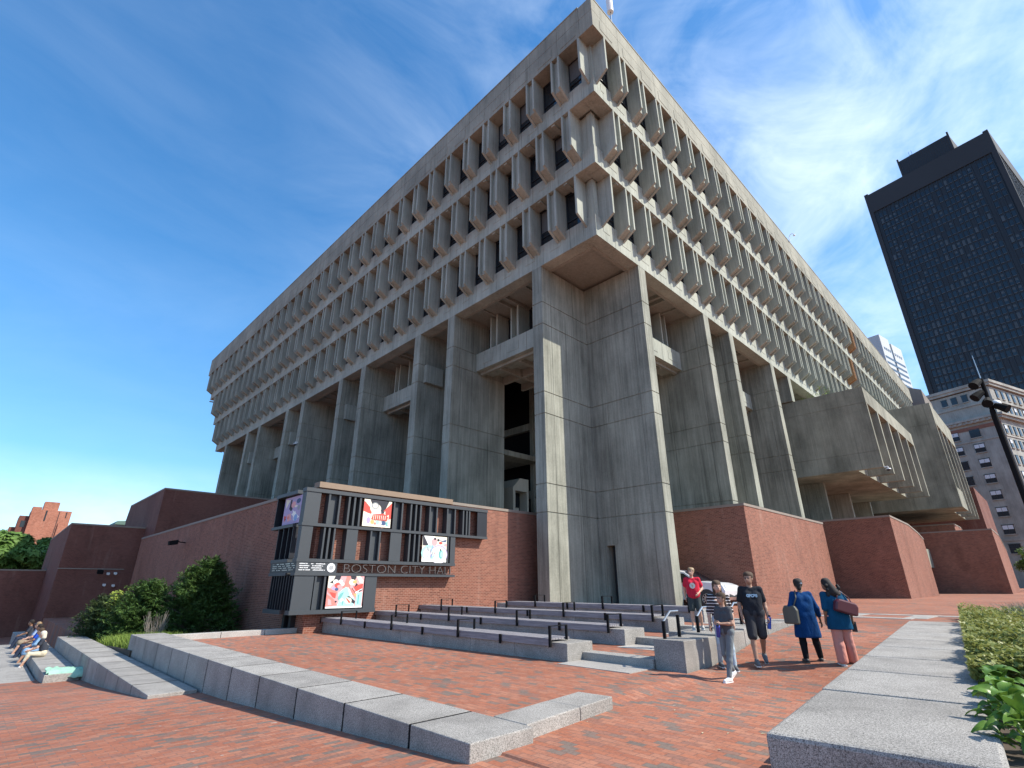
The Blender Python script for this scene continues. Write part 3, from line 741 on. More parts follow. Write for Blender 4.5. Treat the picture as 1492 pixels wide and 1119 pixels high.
b1+=[('dark',[(.4+q*.05,.22),(.415+q*.05,.22),(.41+q*.05,.36)]) for q in range(9)]
banner(-9.72,-8.42,2.24,3.32,'cream',b1)
b2=[('dark',[(0,1),(.06,1),(.3,.62),(.02,.62)]),('white',[(.05,1),(.5,1),(.36,.78),(.26,.62)]),('pink',circ(.48,.78,.12,10,1.3)),('dark',circ(.5,.9,.05)),('red',circ(.74,.75,.08,8,.7)),('navy',[(.62,.9),(.8,.84),(.98,.9),(.96,.8),(.8,.8)]),('dark',circ(.64,.86,.05)),('pink',circ(.95,.68,.06)),
 ('aqua',circ(.3,.34,.33,16,.95)),('white',circ(.27,.3,.22,14,1.1)),('lilac',circ(.68,.30,.36,18,1.02)),('white',circ(.68,.28,.33,18,1.02)),('teal',circ(.77,.3,.10,10,1.8)),('aqua',circ(.8,.3,.06,8,1.9)),('dark',circ(.74,.48,.035)),('aqua',[(.3,.1),(.5,.3),(.56,.5),(.6,.5),(.5,.2),(.42,.08)]),('white',[(0,0),(1,0),(1,.1),(0,.1)]),('pink',circ(.5,.34,.04))]
for q in range(9): 
    u=random.uniform(.08,.4); v=random.uniform(.12,.55); b2.append((random.choice(('teal','grey','dark','blue')),[(u,v),(u+.04,v),(u+.05,v+.13),(u+.02,v+.15)]))
banner(-6.72,-5.38,.95,2.04,'cream',b2)
b3=[('cream',[(0,1),(.3,1),(.05,.6),(0,.6)]),('dark',[(.18,1),(.34,1),(.3,.8),(.1,.76)]),('coral',[(.5,1),(.6,1),(.62,.6),(.4,.62),(.46,.8)]),('dark',[(.6,1),(.78,1),(.74,.86),(.64,.88)]),('gold',circ(.74,.82,.06)),('cream',circ(.66,.8,.09,10,1.1)),('gold',circ(.72,.81,.045)),('cream',[(.76,1),(.88,1),(.98,.86),(.98,.76),(.88,.78)]),
 ('red',[(.98,.76),(.98,.56),(.82,.48),(.7,.66),(.84,.72)]),('dark',[(.78,.78),(.84,.72),(.74,.64)]),('dark',[(.04,.78),(.16,.9),(.2,.76)]),
 ('white',circ(.2,.82,.07)),('white',circ(.33,.82,.06)),('white',circ(.4,.74,.05)),('red',circ(.26,.7,.08,8,1.2)),('pink',circ(.32,.67,.07,8,.8)),('lilac',circ(.17,.6,.06)),('navy',circ(.25,.58,.05)),
 ('coral',[(0,.64),(.28,.5),(.24,.3),(.02,.5)]),('red',[(.06,.5),(.24,.46),(.24,.3),(.16,.34)]),('coral',[(0,.44),(.2,.28),(.3,.1),(0,.06)]),('pink',[(.04,.3),(.12,.26),(.16,.1),(.06,.1)]),
 ('aqua',[(.3,.46),(.5,.66),(.62,.55),(.78,.24),(.76,.04),(.3,.04),(.34,.2)]),('teal',[(.3,.3),(.36,.44),(.46,.5),(.42,.36),(.34,.24)]),('white',[(.54,.66),(.58,.62),(.72,.3),(.66,.3)]),('coral',[(.62,.62),(.8,.5),(.82,.36),(.72,.4)]),
 ('gold',[(.72,.44),(.84,.42),(.82,.3)]),('aqua',[(.82,.46),(.98,.5),(.98,.05),(.8,.05)]),('teal',[(.86,.4),(.9,.42),(.9,.1),(.86,.12)]),('white',[(.76,.48),(.96,.6),(.98,.56),(.8,.44)]),('dark',[(.86,.52),(.98,.58),(.98,.55),(.88,.49)]),
 ('dark',[(.56,.36),(.62,.36),(.8,.2),(.78,.12),(.7,.16)]),('cream',circ(.6,.22,.1,12,1)),('red',[(.53,.3),(.56,.3),(.68,.16),(.62,.15)]),('dark',circ(.26,.2,.03)),('white',circ(.42,.24,.05)),('teal',circ(.45,.16,.02,8,4)),('dark',[(.66,.62),(.68,.62),(.78,.46),(.76,.46)]),('white',[(0,0),(1,0),(1,.05),(0,.05)])]
banner(-10.86,-9.38,-.80,.33,'pink',b3)
b4=[('lilac',circ(.5,.5,.4,14,1)),('white',[(.1,.2),(.5,.5),(.4,.1)]),('dark',[(.6,.9),(.68,.9),(.72,.55),(.6,.55)]),('dark',circ(.6,.55,.07)),('pink',circ(.5,.7,.12)),('navy',circ(.25,.8,.12,8,.8)),('cream',[(.7,.9),(.95,.95),(.9,.6)]),('red',[(.8,.3),(.95,.35),(.9,.1)]),('white',[(.35,.45),(.55,.35),(.2,.1)]),('blue',circ(.3,.2,.1,8,1.3)),('pink',[(.6,.4),(.8,.35),(.7,.1),(.5,.15)]),('dark',circ(.85,.2,.03)),('coral',circ(.7,.25,.06)),('cream',circ(.35,.62,.08,8,.6)),('grey',circ(.2,.55,.07,8,1.4))]
banner(6.3,8.1,2.25,3.32,'lilac',b4,'S',SA+.12)
banner(6.05,6.35,.98,2.05,'pink',[('aqua',[(0,0),(1,0),(.6,.4),(.2,.3)]),('cream',[(.2,.5),(.8,.55),(.5,.8)])],'S',SA+.1)

# ------------------------------------------------------------ granite seat rows
RA=[-10.72,-8.51,-6.38,-4.24]; BZ=[-1.55,-1.39,-1.23,-1.07]; LE=[6.1,6.1,6.1,3.6]; RE=-5.65
nm=['frontmost','second','third','rearmost']
slat=MB()
for k in range(7): slat.box(k*.098,k*.098+.084,0,1.6,-.035,0)
slat.box(-.004,.026,.0,1.6,-.15,-.037); slat_me=slat.mesh('timber_seat',M['wood'])
def armrest_mesh():
    b=MB(); b.box(-.045,-.005,-.03,.03,-.17,.26); b.box(-.03,.56,-.03,.03,.245,.262); b.box(.53,.56,-.03,.03,-.05,.245); return b.mesh('armrest',M['metal'])
arm_me=armrest_mesh()
def br_mesh():
    b=MB(); b.box(-.03,.0,-.035,.035,-.2,.005); b.box(.0,.68,-.03,.03,-.10,-.04); return b.mesh('bracket',M['metal'])
br_me=br_mesh()
for i in range(4):
    rt_=empty('granite_seat_row',(RA[i],0,BZ[i]),label=f'{nm[i]} granite seat row topped with weathered timber slats and black armrests',cat='bench',group='terraced seat rows')
    y=RE; k=0; ztop=.36
    while y<LE[i]-.3:
        b=MB(); y2=min(y+1.63,LE[i]); b.box(0,.9,y+.004,y2-.004,-.6,ztop-.02 if False else ztop); b.build('granite_block',M['gran'],rt_,bevel=.008); y=y2; k+=1
    y=RE+.42; k=0
    while y+1.6<LE[i]+.3:
        inst('timber_seat',slat_me,rt_,(-.05,y+.03,ztop+.075))
        (inst('armrest',arm_me,rt_,(-.06,y,ztop+.075)) if k%2==0 else inst('bracket',br_me,rt_,(-.06,y,ztop+.075)))
        y+=1.63; k+=1
    inst('armrest' if k%2==0 else 'bracket',arm_me if k%2==0 else br_me,rt_,(-.06,y,ztop+.075))
# steps beside the rows
for i in range(4):
    r=empty('granite_step',(RL[i],0,0),label=f'{["lowest","second lowest","second highest","highest"][i]} granite step between the seat rows and the cheek wall',cat='step',group='steps up the terraces')
    b=MB(); b.box(0,.419,RE+.02,-7.42,BZ[i]-.3,TZ[i]+.003); b.build('riser_block',M['gran'],r,bevel=.006)
    b=MB(); b.box(-.85,-.005,RE+.02,-7.42,BZ[i]-.2,BZ[i]+.006+(0 if i else .004)); b.build('landing_strip',M['granl'],r)
# cheek wall
ck=empty('granite_cheek_wall',(0,0,0),label='stepped granite cheek wall right of the seat rows that the boy walks on',cat='wall')
cx=[-10.15,-8.75,-7.3,-5.9,-4.5]
for k,(a,c) in enumerate(zip(cx,cx[1:])):
    b=MB(); za=-1.03+.035*k; b.box(a+.008,c-.008,-7.43 if k==0 else -6.98,-8.10,-2.2,za+.012); b.build('granite_block',M['gran'],ck,bevel=.012)
b=MB(); b.prism([(-4.5,-2),(-4.5,-.9),(-3.3,-.93),(-3.3,-2)],1,-8.1,-7.43); b.build('granite_block',M['gran'],ck,bevel=.012)
def handrail(x,z,label):
    o=empty('handrail',(x,-7.62,z),0,label,'handrail','handrails on the cheek wall')
    b=MB(); b.box(-.02,.02,-.03,.03,0,.33); b.build('post',M['metal'],o); b=MB(); b.box(.58,.62,-.03,.03,0,.42); b.build('post',M['metal'],o)
    b=MB(); b.tube([(-.01,0,.31),(.3,0,.50),(.62,0,.50)],.022,8); b.build('rail',M['steel'],o)
handrail(-10.0,-1.02,'short black handrail nearest the camera at the front end of the cheek wall')
handrail(-8.55,-.98,'short black handrail behind the boy on the cheek wall')
handrail(-6.85,-.93,'short black handrail just left of the man in the black shirt')
# L shaped foreground wall
lw=empty('granite_edge_wall',(0,0,0),label='long low granite block wall with a short return in the left foreground',cat='wall')
js=[-9.07,-8.02,-6.49,-5.0,-3.46,-2.02,-.51,.95,2.45,3.95,5.4,6.85,7.68]
for a,c in zip(js,js[1:]):
    b=MB(); b.box(-16.33,-15.42,a+(.02 if a>-9.05 else 0),c-.02,-3,-1.45); b.build('granite_block',M['gran'],lw,bevel=.012)
b=MB()
for a in js[1:-1]: b.box(-16.322,-15.428,a-.019,a+.019,-3,-1.452)
b.build('joint_seal',M['metal'],lw)
def quad(pts,z0,z1,name,root,bev=.012,mat='gran'):
    b=MB(); b.prism(pts,2,z0,z1); return b.build(name,M[mat],root,bevel=bev)
quad([(-15.41,-8.96),(-14.3,-8.83),(-14.3,-8.27),(-15.41,-8.40)],-2.2,-1.448,'granite_block',lw)
quad([(-14.29,-8.83),(-13.45,-8.73),(-13.52,-8.18),(-14.29,-8.27)],-2.2,-1.45,'granite_block',lw)
def longwall(name,x0,x1,y0,y1,z,n,label,low=-4):
    r=empty(name,(0,0,0),label=label,cat='wall'); s=(y1-y0)/n
    for k in range(n):
        b=MB(); b.box(x0,x1,y0+s*k+.026,y0+s*(k+1)-.026,low,z); b.build('granite_block',M['gran'],r,bevel=.012)
    b=MB()
    for k in range(1,n): b.box(x0+.008,x1-.008,y0+s*k-.025,y0+s*k+.025,low,z-.002)
    b.build('joint_seal',M['metal'],r)
    return r
longwall('granite_bench_wall',-17.27,-16.4,-.45,16.8,-2.0,11,'second granite block wall stepping down left of the foreground wall')
longwall('granite_bench_wall',-18.15,-17.29,8.0,29,-2.44,14,'third granite block wall at far left where people sit')
# right foreground wall
rw=empty('planter_wall',(0,0,0),label='wide pale granite block planter wall in the right foreground',cat='wall')
d0=Vector((-16.02,-11.85)); dirv=Vector((.994,.109)).normalized(); pv=Vector((.109,-.994)).normalized()
for k in range(9):
    a=d0+dirv*(1.62*k-.0 if k else -.0); L=1.62; a2=d0+dirv*(2.03+1.6*(k-1)) if k else d0; c=d0+dirv*(2.03+1.6*k)
    a=a2
    g=.026; wv=1.26
    p=[a+dirv*(g if k else 0),c-dirv*g,c-dirv*g+pv*wv,a+dirv*(g if k else 0)+pv*wv]
    quad([tuple(q) for q in p],-2.3,-.95,'granite_block',rw,.03 if k==0 else .015,'gran')
c=d0+dirv*(2.03+1.6*8); 
b=MB(); b.prism([(-15.85,-13.07),(-2.0,-11.56),(3.2,-12.6),(3.2,-14),(-1,-24),(-16.2,-24)],2,-2,-1.07); tag(b.build('planter_soil',M['soil']),None,None,kind='structure')
# stone slab the sitters rest their feet on
b=MB(); b.box(-20.6,-18.2,9.2,24,-3.6,-2.72); tag(b.build('granite_landing',M['gran'],bevel=.01),'pale granite landing slab under the feet of the seated people','slab')

# ------------------------------------------------------------ buildings behind
def facade_windows(root,name,metas,mats,places,limit=96):
    """places: list of (loc,rz,kind); the first ones as parts, the rest as one"""
    for loc,rz,k in places[:limit]: inst(name,metas[k],root,loc,rz)
    rest=places[limit:]
    if rest:
        b=MB()
        for loc,rz,k in rest:
            Mx=Matrix.Translation(loc)@Matrix.Rotation(rz,4,'Z'); n=len(b.v); me=metas[k]
            b.v+=[tuple(Mx@q.co) for q in me.vertices]; b.f+=[tuple(n+q for q in p.vertices) for p in me.polygons]; b.m+=[p.material_index for p in me.polygons]
        o=b.build('distant_windows',mats,root,fixn=False); o['kind']='stuff'
tw=empty('dark_office_tower',(248.0,-42.8,0),-R(10.3),'tall dark slate office tower with stepped top standing far behind on the right','building')
M['slate']=plain('slate_cladding',(.022,.028,.037),.5,var=.12,scale=.05,spec=.3); M['slatel']=plain('slate_pier',(.036,.041,.048),.7,var=.15,scale=.05,spec=.2)
M['tglass']=plain('tower_glass',(.014,.022,.034),.22,var=.4,scale=.08); M['blind']=plain('window_blind',(.045,.060,.074),.6,var=.5,scale=.12); M['sill']=plain('window_sill_line',(.085,.10,.115),.6,var=.5,scale=.3)
b=MB(); b.box(0.6,64,.6,49.5,-8,187.0); b.build('wall',M['slate'],tw)
b=MB()
for (x0,x1,y0,y1) in ((0,1.6,0,1.8),(0,1.6,48.4,50.1),(62.5,64.2,0,1.6)): b.box(x0,x1,y0,y1,-8,188.4)
b.build('corner_pier',M['slatel'],tw)
b=MB(); b.box(.0,.6,1.8,48.4,176.5,187.6); b.box(1.6,62.5,0,.6,176.5,187.6); b.build('parapet',M['slatel'],tw)
b=MB(); b.box(2.0,40,12.4,33.0,187,198.0)
for y in (12.2,32.6): b.box(1.8,2.6,y,y+.7,187,199.5)
b.build('penthouse',M['slatel'],tw)
b=MB()
for k in range(22): b.box(1.9,2.0,12.9+k*.9,13.3+k*.9,189,197.4)
b.build('penthouse_louvres',M['slate'],tw)
b=MB()
for y in (27.5,28.6): b.tube([(6,y,198),(6,y,203.4)],.09,5)
b.tube([(6,27.5,201),(6,28.6,201)],.07,5); b.build('roof_aerial',M['steel'],tw)
b=MB()
for k in range(26): b.box(.25,.6,2.3+k*1.78,2.65+k*1.78,60,176.4)
for k in range(33): b.box(2.6+k*1.8,2.95+k*1.8,.25,.6,60,176.4)
b.build('wall_mullions',M['slate'],tw)
def twm(kind):
    b=MB(); b.box(-.62,.62,-.03,.05,0,2.5,0)
    if kind: b.box(-.5,.5,-.05,-.03,.0 if kind==2 else 1.3,2.4,1)
    b.box(-.66,.66,-.16,.0,-.20,-.03,2) if kind!=3 else None
    return b.mesh('window',[M['tglass'],M['blind'],M['sill']])
twms=[twm(0),twm(1),twm(2)]; pl=[]
for r_ in range(29):
    z=172-r_*3.62; rowk=random.random()
    for k in range(25):
        if k==3 or random.random()<.10: continue
        kk=0 if random.random()<.62 else (1 if random.random()<.75 else 2)
        pl.append(((.52,3.35+k*1.78,z),-math.pi/2,kk))
    for k in range(32):
        if random.random()<.2: continue
        pl.append(((3.65+k*1.8,.52,z),0,0))
facade_windows(tw,'window',twms,[M['tglass'],M['blind'],M['sill']],pl)
b=MB()
for k in range(7): b.box(.3,.62,7.6+k*1.5,8.6+k*1.5,178.6,180.6)
for k in range(5): b.box(.3,.62,25+k*1.5,26+k*1.5,178.6,180.6)
b.box(-.02,.3,7.2,8,178,178.1); b.build('vent_slots',M['frame'],tw)

st=empty('stone_office_building',(131.8,-13.2,0),-R(18.5),'pale stone office block with sash windows and a cornice at the right edge','building')
M['stone']=mk_concrete('pale_limestone',(.27,.262,.235),(.43,.415,.375),.15,.7); M['blindw']=plain('white_blind',(.62,.64,.68),.5,var=.2,scale=.6)
M['stone2']=mk_concrete('worn_limestone',(.22,.215,.195),(.44,.43,.39),.1,.6)
b=MB(); b.box(.15,60,.15,60,-6,41.9); b.build('wall',M['stone2'],st)
b=MB()
b.box(-.35,60,-.35,60,42.1,42.7); b.box(-.6,60.3,-.6,60.3,42.7,43.35); b.box(-.1,60.2,-.1,60.2,38.3,38.75); b.build('roof_cornice',M['stone'],st)
b=MB(); b.box(-.9,60.3,-.9,60.3,34.9,35.4); b.box(-.55,60.3,-.55,60.3,34.3,34.9)
for k in range(40): b.box(-.75,.1,.2+k*1.1,.7+k*1.1,34.4,34.85)
b.build('main_cornice',M['stone'],st)
b=MB(); b.box(.02,.15,.2,60,32.9,33.7); b.build('frieze',plain('brick_frieze',(.22,.10,.07),.8,scale=3,var=.4),st)
b=MB(); b.box(0.0,60,0,60,30.2,30.55); b.box(.02,60,.02,60,8.5,9.0); b.build('belt_course',M['stone'],st)
def stw(w,h,blinds=True,mull=True):
    b=MB(); b.box(-w/2,w/2,-.10,.0,0,h,0)
    f=.07; 
    for (x0,x1) in ((-w/2+f,-f/2),(f/2,w/2-f)) if mull else ((-w/2+f,w/2-f),):
        b.box(x0,x1,-.13,-.10,h*.53,h-f,2 if blinds else 1); b.box(x0,x1,-.13,-.10,f,h*.5,1)
    b.box(-w/2-.12,w/2+.12,-.22,0,-.18,-.01,3); b.box(-w/2-.1,w/2+.1,-.13,0,h,h+.10,0)
    return b.mesh('window',[M['frame'],M['tglass'],M['blindw'],M['stone']])
ms=[stw(1.95,1.85),stw(1.95,1.85,False),stw(1.15,1.6,False,False),stw(1.05,1.9,True,False),stw(1.05,1.9,False,False)]
pl=[]
for z in (27.0+4.6-.45,28.1-.4,24.3,20.8,17.2,13.6,9.9,6.0):
    for y in (5.35,9.4,13.5,17.6,21.7,25.8): pl.append(((.145,y,z),-math.pi/2,0 if random.random()<.75 else 1))
for y in (5.0,7.1,9.1,13,15,17,21,23,25): pl.append(((.145,y,39.6),-math.pi/2,2))
for k in range(12):
    pl.append(((3.0+k*2.6,.145,39.4),0,4))
    pl.append(((2.8+k*2.1,.145,35.9),0,3 if k%2 else 4))
for z in (30.9,27.6,24.0,20.5,17.0,13.4,9.8,6):
    for k in range(14): pl.append(((1.1+k*2.1,.145,z),0,3 if random.random()<.3 else 4))
facade_windows(st,'window',ms,[M['frame'],M['tglass'],M['blindw'],M['stone']],pl,100)

wb=empty('white_tower',(377.3,31.1,0),-R(9.5),'distant white banded tower peeping over the far end of the hall roof','building')
M['wht']=plain('white_panel',(.50,.52,.53),.6,var=.06,scale=.1)
b=MB(); b.box(0,15,0,16,-6,160); b.box(18.5,36,0,16,-6,158); b.box(15,18.5,4,16,-6,154); b.build('wall',M['wht'],wb)
b=MB()
for k in range(12): b.box(1.2,34.5,-.05,.0,143-k*4.2,144.7-k*4.2)
for k in range(4): b.box(20+k*3.4,22+k*3.4,-.06,0,149,151); b.box(3+k*3,5+k*3,-.06,0,149.5,151.5)
b.build('window_strip',M['tglass'],wb)
b=MB(); b.box(15.02,18.48,.2,4,141,153); b.build('recess_glazing',M['tglass'],wb)
gh=empty('grey_roof_wall',(99.3,8,0),0,'plain grey rooftop wall sloping down behind the far corner of the hall','building')
b=MB(); b.prism([(-12.0,-8),(-12.0,34.8),(-9.5,36.0),(12,39.5),(20,40),(20,-8)],0,0,12); b.build('wall',mk_concrete('grey_render',(.16,.145,.13),(.24,.215,.19),.3),gh)

lb=empty('brick_apartment_house',(-16.36,136.4,0),0,'sunlit red brick house with chimney blocks beyond the trees at far left','building')
M['obrick']=mk_brick('orange_brick',[(0,(.30,.10,.06)),(.5,(.42,.15,.09)),(1,(.50,.20,.13))],(.4,.22,.16),bw=.3,bh=.1)
b=MB(); b.box(0,6.6,0,9,-8,15.2); b.box(0,1.5,.01,4,15.2,15.7); b.build('wall',M['obrick'],lb)
b=MB(); b.box(1.7,4.2,.5,4,15.2,17.0); b.build('roof_block',M['obrick'],lb)
b=MB(); b.box(4.9,6.1,-.3,2,9,12.6); b.build('stair_turret',M['obrick'],lb)
b=MB(); b.box(2.3,2.55,-.06,0,12.9,15.1); b.box(5.7,5.85,-.06,0,13.8,15.0); b.box(4.5,4.6,-.04,0,9,15); b.build('downpipe',M['frame'],lb)
b=MB(); b.box(-1.6,-.02,1,9,-8,13.8); b.box(-2.6,-1.6,2,9,-8,11.5); b.build('side_wing',M['brickd'],lb)
for k in range(3):
    b=MB(); b.box(-1.5+.0,-1.4,2,3.2,13.0-k*2.4-1.2,13.0-k*2.4); b.box(-1.1,-.4,.96,1.0,12.8-k*2.4-1.3,12.8-k*2.4); b.build('window',M['glass'],lb)
gr=empty('green_roofed_house',(-4.6,105.4,0),0,'house with green copper roof edge peeping over the dark brick block','building')
b=MB(); b.box(-.6,8,0,8,-6,10.4); b.build('wall',M['stone'],gr); b=MB(); b.prism([(-.9,10.4),(-.6,11.0),(8,11.8),(8,10.4)],1,-.3,8); b.build('roof',plain('copper_green',(.10,.17,.14),.7),gr)
b=MB(); b.box(-.2,.3,-.04,0,9.3,10.1); b.box(.8,1.3,-.04,0,9.3,10.1); b.build('window',M['glass'],gr)

# ------------------------------------------------------------ trees, shrubs and planting
def leaves(name,pts,nrm,size,mat,parent,asp=1.6,kind=None):
    """one small quad per point, random roll about nrm-ish directions"""
    n=len(pts); pts=np.asarray(pts,float); nr=np.asarray(nrm,float)+rng.normal(0,.45,(n,3)); nr/=np.linalg.norm(nr,axis=1)[:,None]+1e-9
    a=rng.normal(0,1,(n,3)); u=np.cross(nr,a); u/=np.linalg.norm(u,axis=1)[:,None]+1e-9; w_=np.cross(nr,u)
    s=size*rng.uniform(.6,1.3,n)[:,None]; 
    v=np.stack([pts-u*s*asp,pts-w_*s*.55,pts+u*s*asp,pts+w_*s*.55],1).reshape(-1,3)
    me=bpy.data.meshes.new(name); f=np.arange(n*4).reshape(-1,4)
    me.vertices.add(n*4); me.vertices.foreach_set('co',v.ravel()); me.loops.add(n*4); me.loops.foreach_set('vertex_index',f.ravel().astype(np.int32))
    me.polygons.add(n); me.polygons.foreach_set('loop_start',(np.arange(n)*4).astype(np.int32)); me.polygons.foreach_set('loop_total',np.full(n,4,np.int32)); me.update(calc_edges=True)
    me.materials.append(mat); o=bpy.data.objects.new(name,me); col.objects.link(o); o.parent=parent
    return o
def tree(loc,h,r,label,mat,n=9000,leaf=.2,seed=1,trunk=.25,cz=.62,group=None,sq=.85):
    g=np.random.default_rng(seed); rd=random.Random(seed)
    root=empty('broadleaf_tree',loc,0,label,'tree',group)
    b=MB(); b.tube([(0,0,-.3),(.05,0,h*.3),(-.05,.1,h*.6)],trunk,8,r1=trunk*.5)
    P=[];N=[]; ncl=46
    for k in range(ncl):
        th=g.uniform(0,6.283); ph=math.acos(g.uniform(-.75,1)); rr=g.uniform(.35,.95)
        c=np.array([r*rr*math.sin(ph)*math.cos(th),r*rr*math.sin(ph)*math.sin(th),h*cz+ (h*(1-cz))*sq*rr*math.cos(ph)])
        if k%3==0: b.tube([(0,0,h*.35),tuple(c*.5+np.array([0,0,h*.22])),tuple(c)],trunk*.3,5,r1=.03)
        cr=r*g.uniform(.2,.36); m=n//ncl
        q=g.normal(0,1,(m,3)); q/=np.linalg.norm(q,axis=1)[:,None]; rad=g.uniform(.55,1.05,m)[:,None]**.6
        P.append(c+q*rad*cr*np.array([1,1,.72])); N.append(q+np.array([0,0,.5]))
    b.build('trunk',plain('bark',(.09,.07,.055),.9) if 'bark' not in M else M['bark'],root)
    leaves('crown',np.concatenate(P),np.concatenate(N),leaf,mat,root); return root
M['bark']=plain('bark',(.10,.08,.06),.9)
lf1=mk_leaf('summer_leaf',(.06,.13,.025),(.17,.28,.06),scale=.8); lf2=mk_leaf('light_summer_leaf',(.07,.13,.03),(.16,.24,.07),scale=.8)
for k,(x,y,h,r,lab) in enumerate([(-23.5,84,11.6,5.6,'broad green tree cut by the left edge above the low brick wall'),(-18.4,86,12.0,5.0,'tallest round green tree beneath the red brick house at left'),(-14.2,90,10.9,4.2,'smaller green tree touching the middle dark brick block at left')]):
    tree((x,y,-4.5+.0),h+.9,r,lab,lf1,15000,.30,seed=20+k,group='trees beyond the low brick wall',cz=.55)
tree((76,-12.6,-.9),5.6,3.0,'small pale green street tree at the right edge before the stone building',lf2,5000,.16,seed=31)
# junipers: feathery sprays on arching branches
jn=mk_leaf('juniper_needle',(.022,.060,.016),(.105,.18,.038),scale=1.2); jy=mk_leaf('bright_shoot',(.25,.33,.05),(.38,.45,.08)); tw_m=plain('dry_twig',(.22,.19,.16),.9)
def juniper(loc,rx,ry,h,label,n,seed,mat,lean=(0,0),spray=.34):
    g=np.random.default_rng(seed); root=empty('juniper_shrub',loc,0,label,'shrub','junipers in the bed')
    b=MB(); P=[];N=[];D=[]
    for k in range(int(n)):
        t=g.uniform(.02,1)**.75; th=g.uniform(0,6.283); rad=((1-t)**.62*g.uniform(.60,1.02)+.03)*(1+.40*math.sin(3*th+6*t)*math.sin(2*th+9*t)+g.uniform(-.05,.12))
        tip=np.array([rx*rad*math.cos(th)+lean[0]*t,ry*rad*math.sin(th)+lean[1]*t,h*t+.12*math.sin(3*th)])
        d=np.array([math.cos(th),math.sin(th),.28+.5*t]); d/=np.linalg.norm(d)
        base=tip*np.array([.12,.12,.55])
        if k%9==0: b.tube([tuple(base),tuple((base+tip)/2+np.array([0,0,.1])),tuple(tip-d*.1)],.022,4,r1=.006)
        L=spray*g.uniform(.9,2.1); m=34
        s=g.uniform(0,1,m); side=np.cross(d,[0,0,1]); side/=np.linalg.norm(side); wd_=(1-s)*L*.45*g.uniform(-1,1,m)
        pts=tip+np.outer((s-.75)*L*1.6,d)+np.outer(wd_,side)+np.outer(-(np.abs(wd_))*.5-.10*(s-.2)**2,[0,0,1])+g.normal(0,.018,(m,3))
        P.append(pts); N.append(np.tile([0,0,1.],(m,1))+g.normal(0,.3,(m,3)))
    b.build('branches',M['bark'],root); leaves('foliage',np.concatenate(P),np.concatenate(N),.030,mat,root,asp=3.2); return root
juniper((-13.3,12.9,-2.1),1.95,1.7,3.15,'tallest dark juniper shrub against the brick wall left of the banner screen',1500,41,jn,lean=(.35,0))
juniper((-14.8,14.2,-2.3),1.8,1.6,2.45,'middle juniper shrub of medium height in the bed',950,42,jn)
juniper((-15.9,16.4,-2.6),1.25,1.5,2.1,'low leftmost juniper shrub with bright yellow green shoots',700,43,mk_leaf('greyer_needle',(.035,.06,.025),(.10,.14,.045)))
r=empty('sapling_shoots',(-15.55,15.2,-.6),0,'bright yellow green sapling shoots poking out of the left junipers','plant')
P=[];
b=MB()
for k in range(7):
    a=np.array([random.uniform(-.7,.7),random.uniform(-.5,.3),random.uniform(-.2,.1)]); t_=a+np.array([random.uniform(-.15,.25),-.3,random.uniform(.25,.5)])
    b.tube([tuple(a),tuple(t_)],.008,4)
    for q in range(26): P.append(a+(t_-a)*random.random()+rng.normal(0,.05,3))
b.build('stems',M['bark'],r); leaves('shoot_leaves',P,np.tile([0,-.4,.8],(len(P),1)),.05,jy,r)
r=empty('bare_twig_bush',(-15.0,11.2,-2.0),0,'bare grey twiggy bush in front of the junipers','shrub')
b=MB()
for k in range(70):
    a=random.uniform(0,6.28); l=random.uniform(.5,1.1); x=math.cos(a)*.12; y=math.sin(a)*.12
    p=[(x,y,0),(x*2.2,y*2.2,l*.5),(x*3+random.uniform(-.12,.12),y*3+random.uniform(-.12,.12),l)]; b.tube(p,.010,4,r1=.004)
b.build('twigs',tw_m,r)
# grass and weeds of the bed
gm=mk_leaf('tall_grass',(.13,.20,.035),(.24,.32,.06),scale=2)
def blades(name,region,n,h,mat,label=None,cat='grass',zf=lambda x,y:interp(y,[(6.95,-1.86),(11,-2.01),(14,-2.36),(20,-3.1)]),w=.012):
    b_v=[];b_f=[]
    for k in range(n):
        x,y=region(); z=zf(x,y); a=random.uniform(0,6.28); hh=h*random.uniform(.5,1.2); dx_,dy_=math.cos(a)*w,math.sin(a)*w; lx,ly=random.gauss(0,.35)*hh,random.gauss(0,.35)*hh
        i=len(b_v); b_v+=[(x-dx_,y-dy_,z),(x+dx_,y+dy_,z),(x+lx*.4+dx_*.7,y+ly*.4+dy_*.7,z+hh*.6),(x+lx*.4-dx_*.7,y+ly*.4-dy_*.7,z+hh*.6),(x+lx,y+ly,z+hh)]
        b_f+=[(i,i+1,i+2,i+3),(i+3,i+2,i+4)]
    me=bpy.data.meshes.new(name); me.from_pydata(b_v,[],b_f); me.materials.append(mat); o=bpy.data.objects.new(name,me); col.objects.link(o)
    return tag(o,label,cat,kind='stuff')
blades('bed_grass',lambda:(random.uniform(-16.3,-14.6),random.uniform(7.9,14)),5200,.38,gm,'tall yellow green grass between the granite walls and the junipers')
blades('bed_weeds',lambda:(random.uniform(-16.2,-11.4),random.uniform(7.0,9.5)),500,.34,gm,'sparse weeds along the granite curb below the banner screen','weeds')
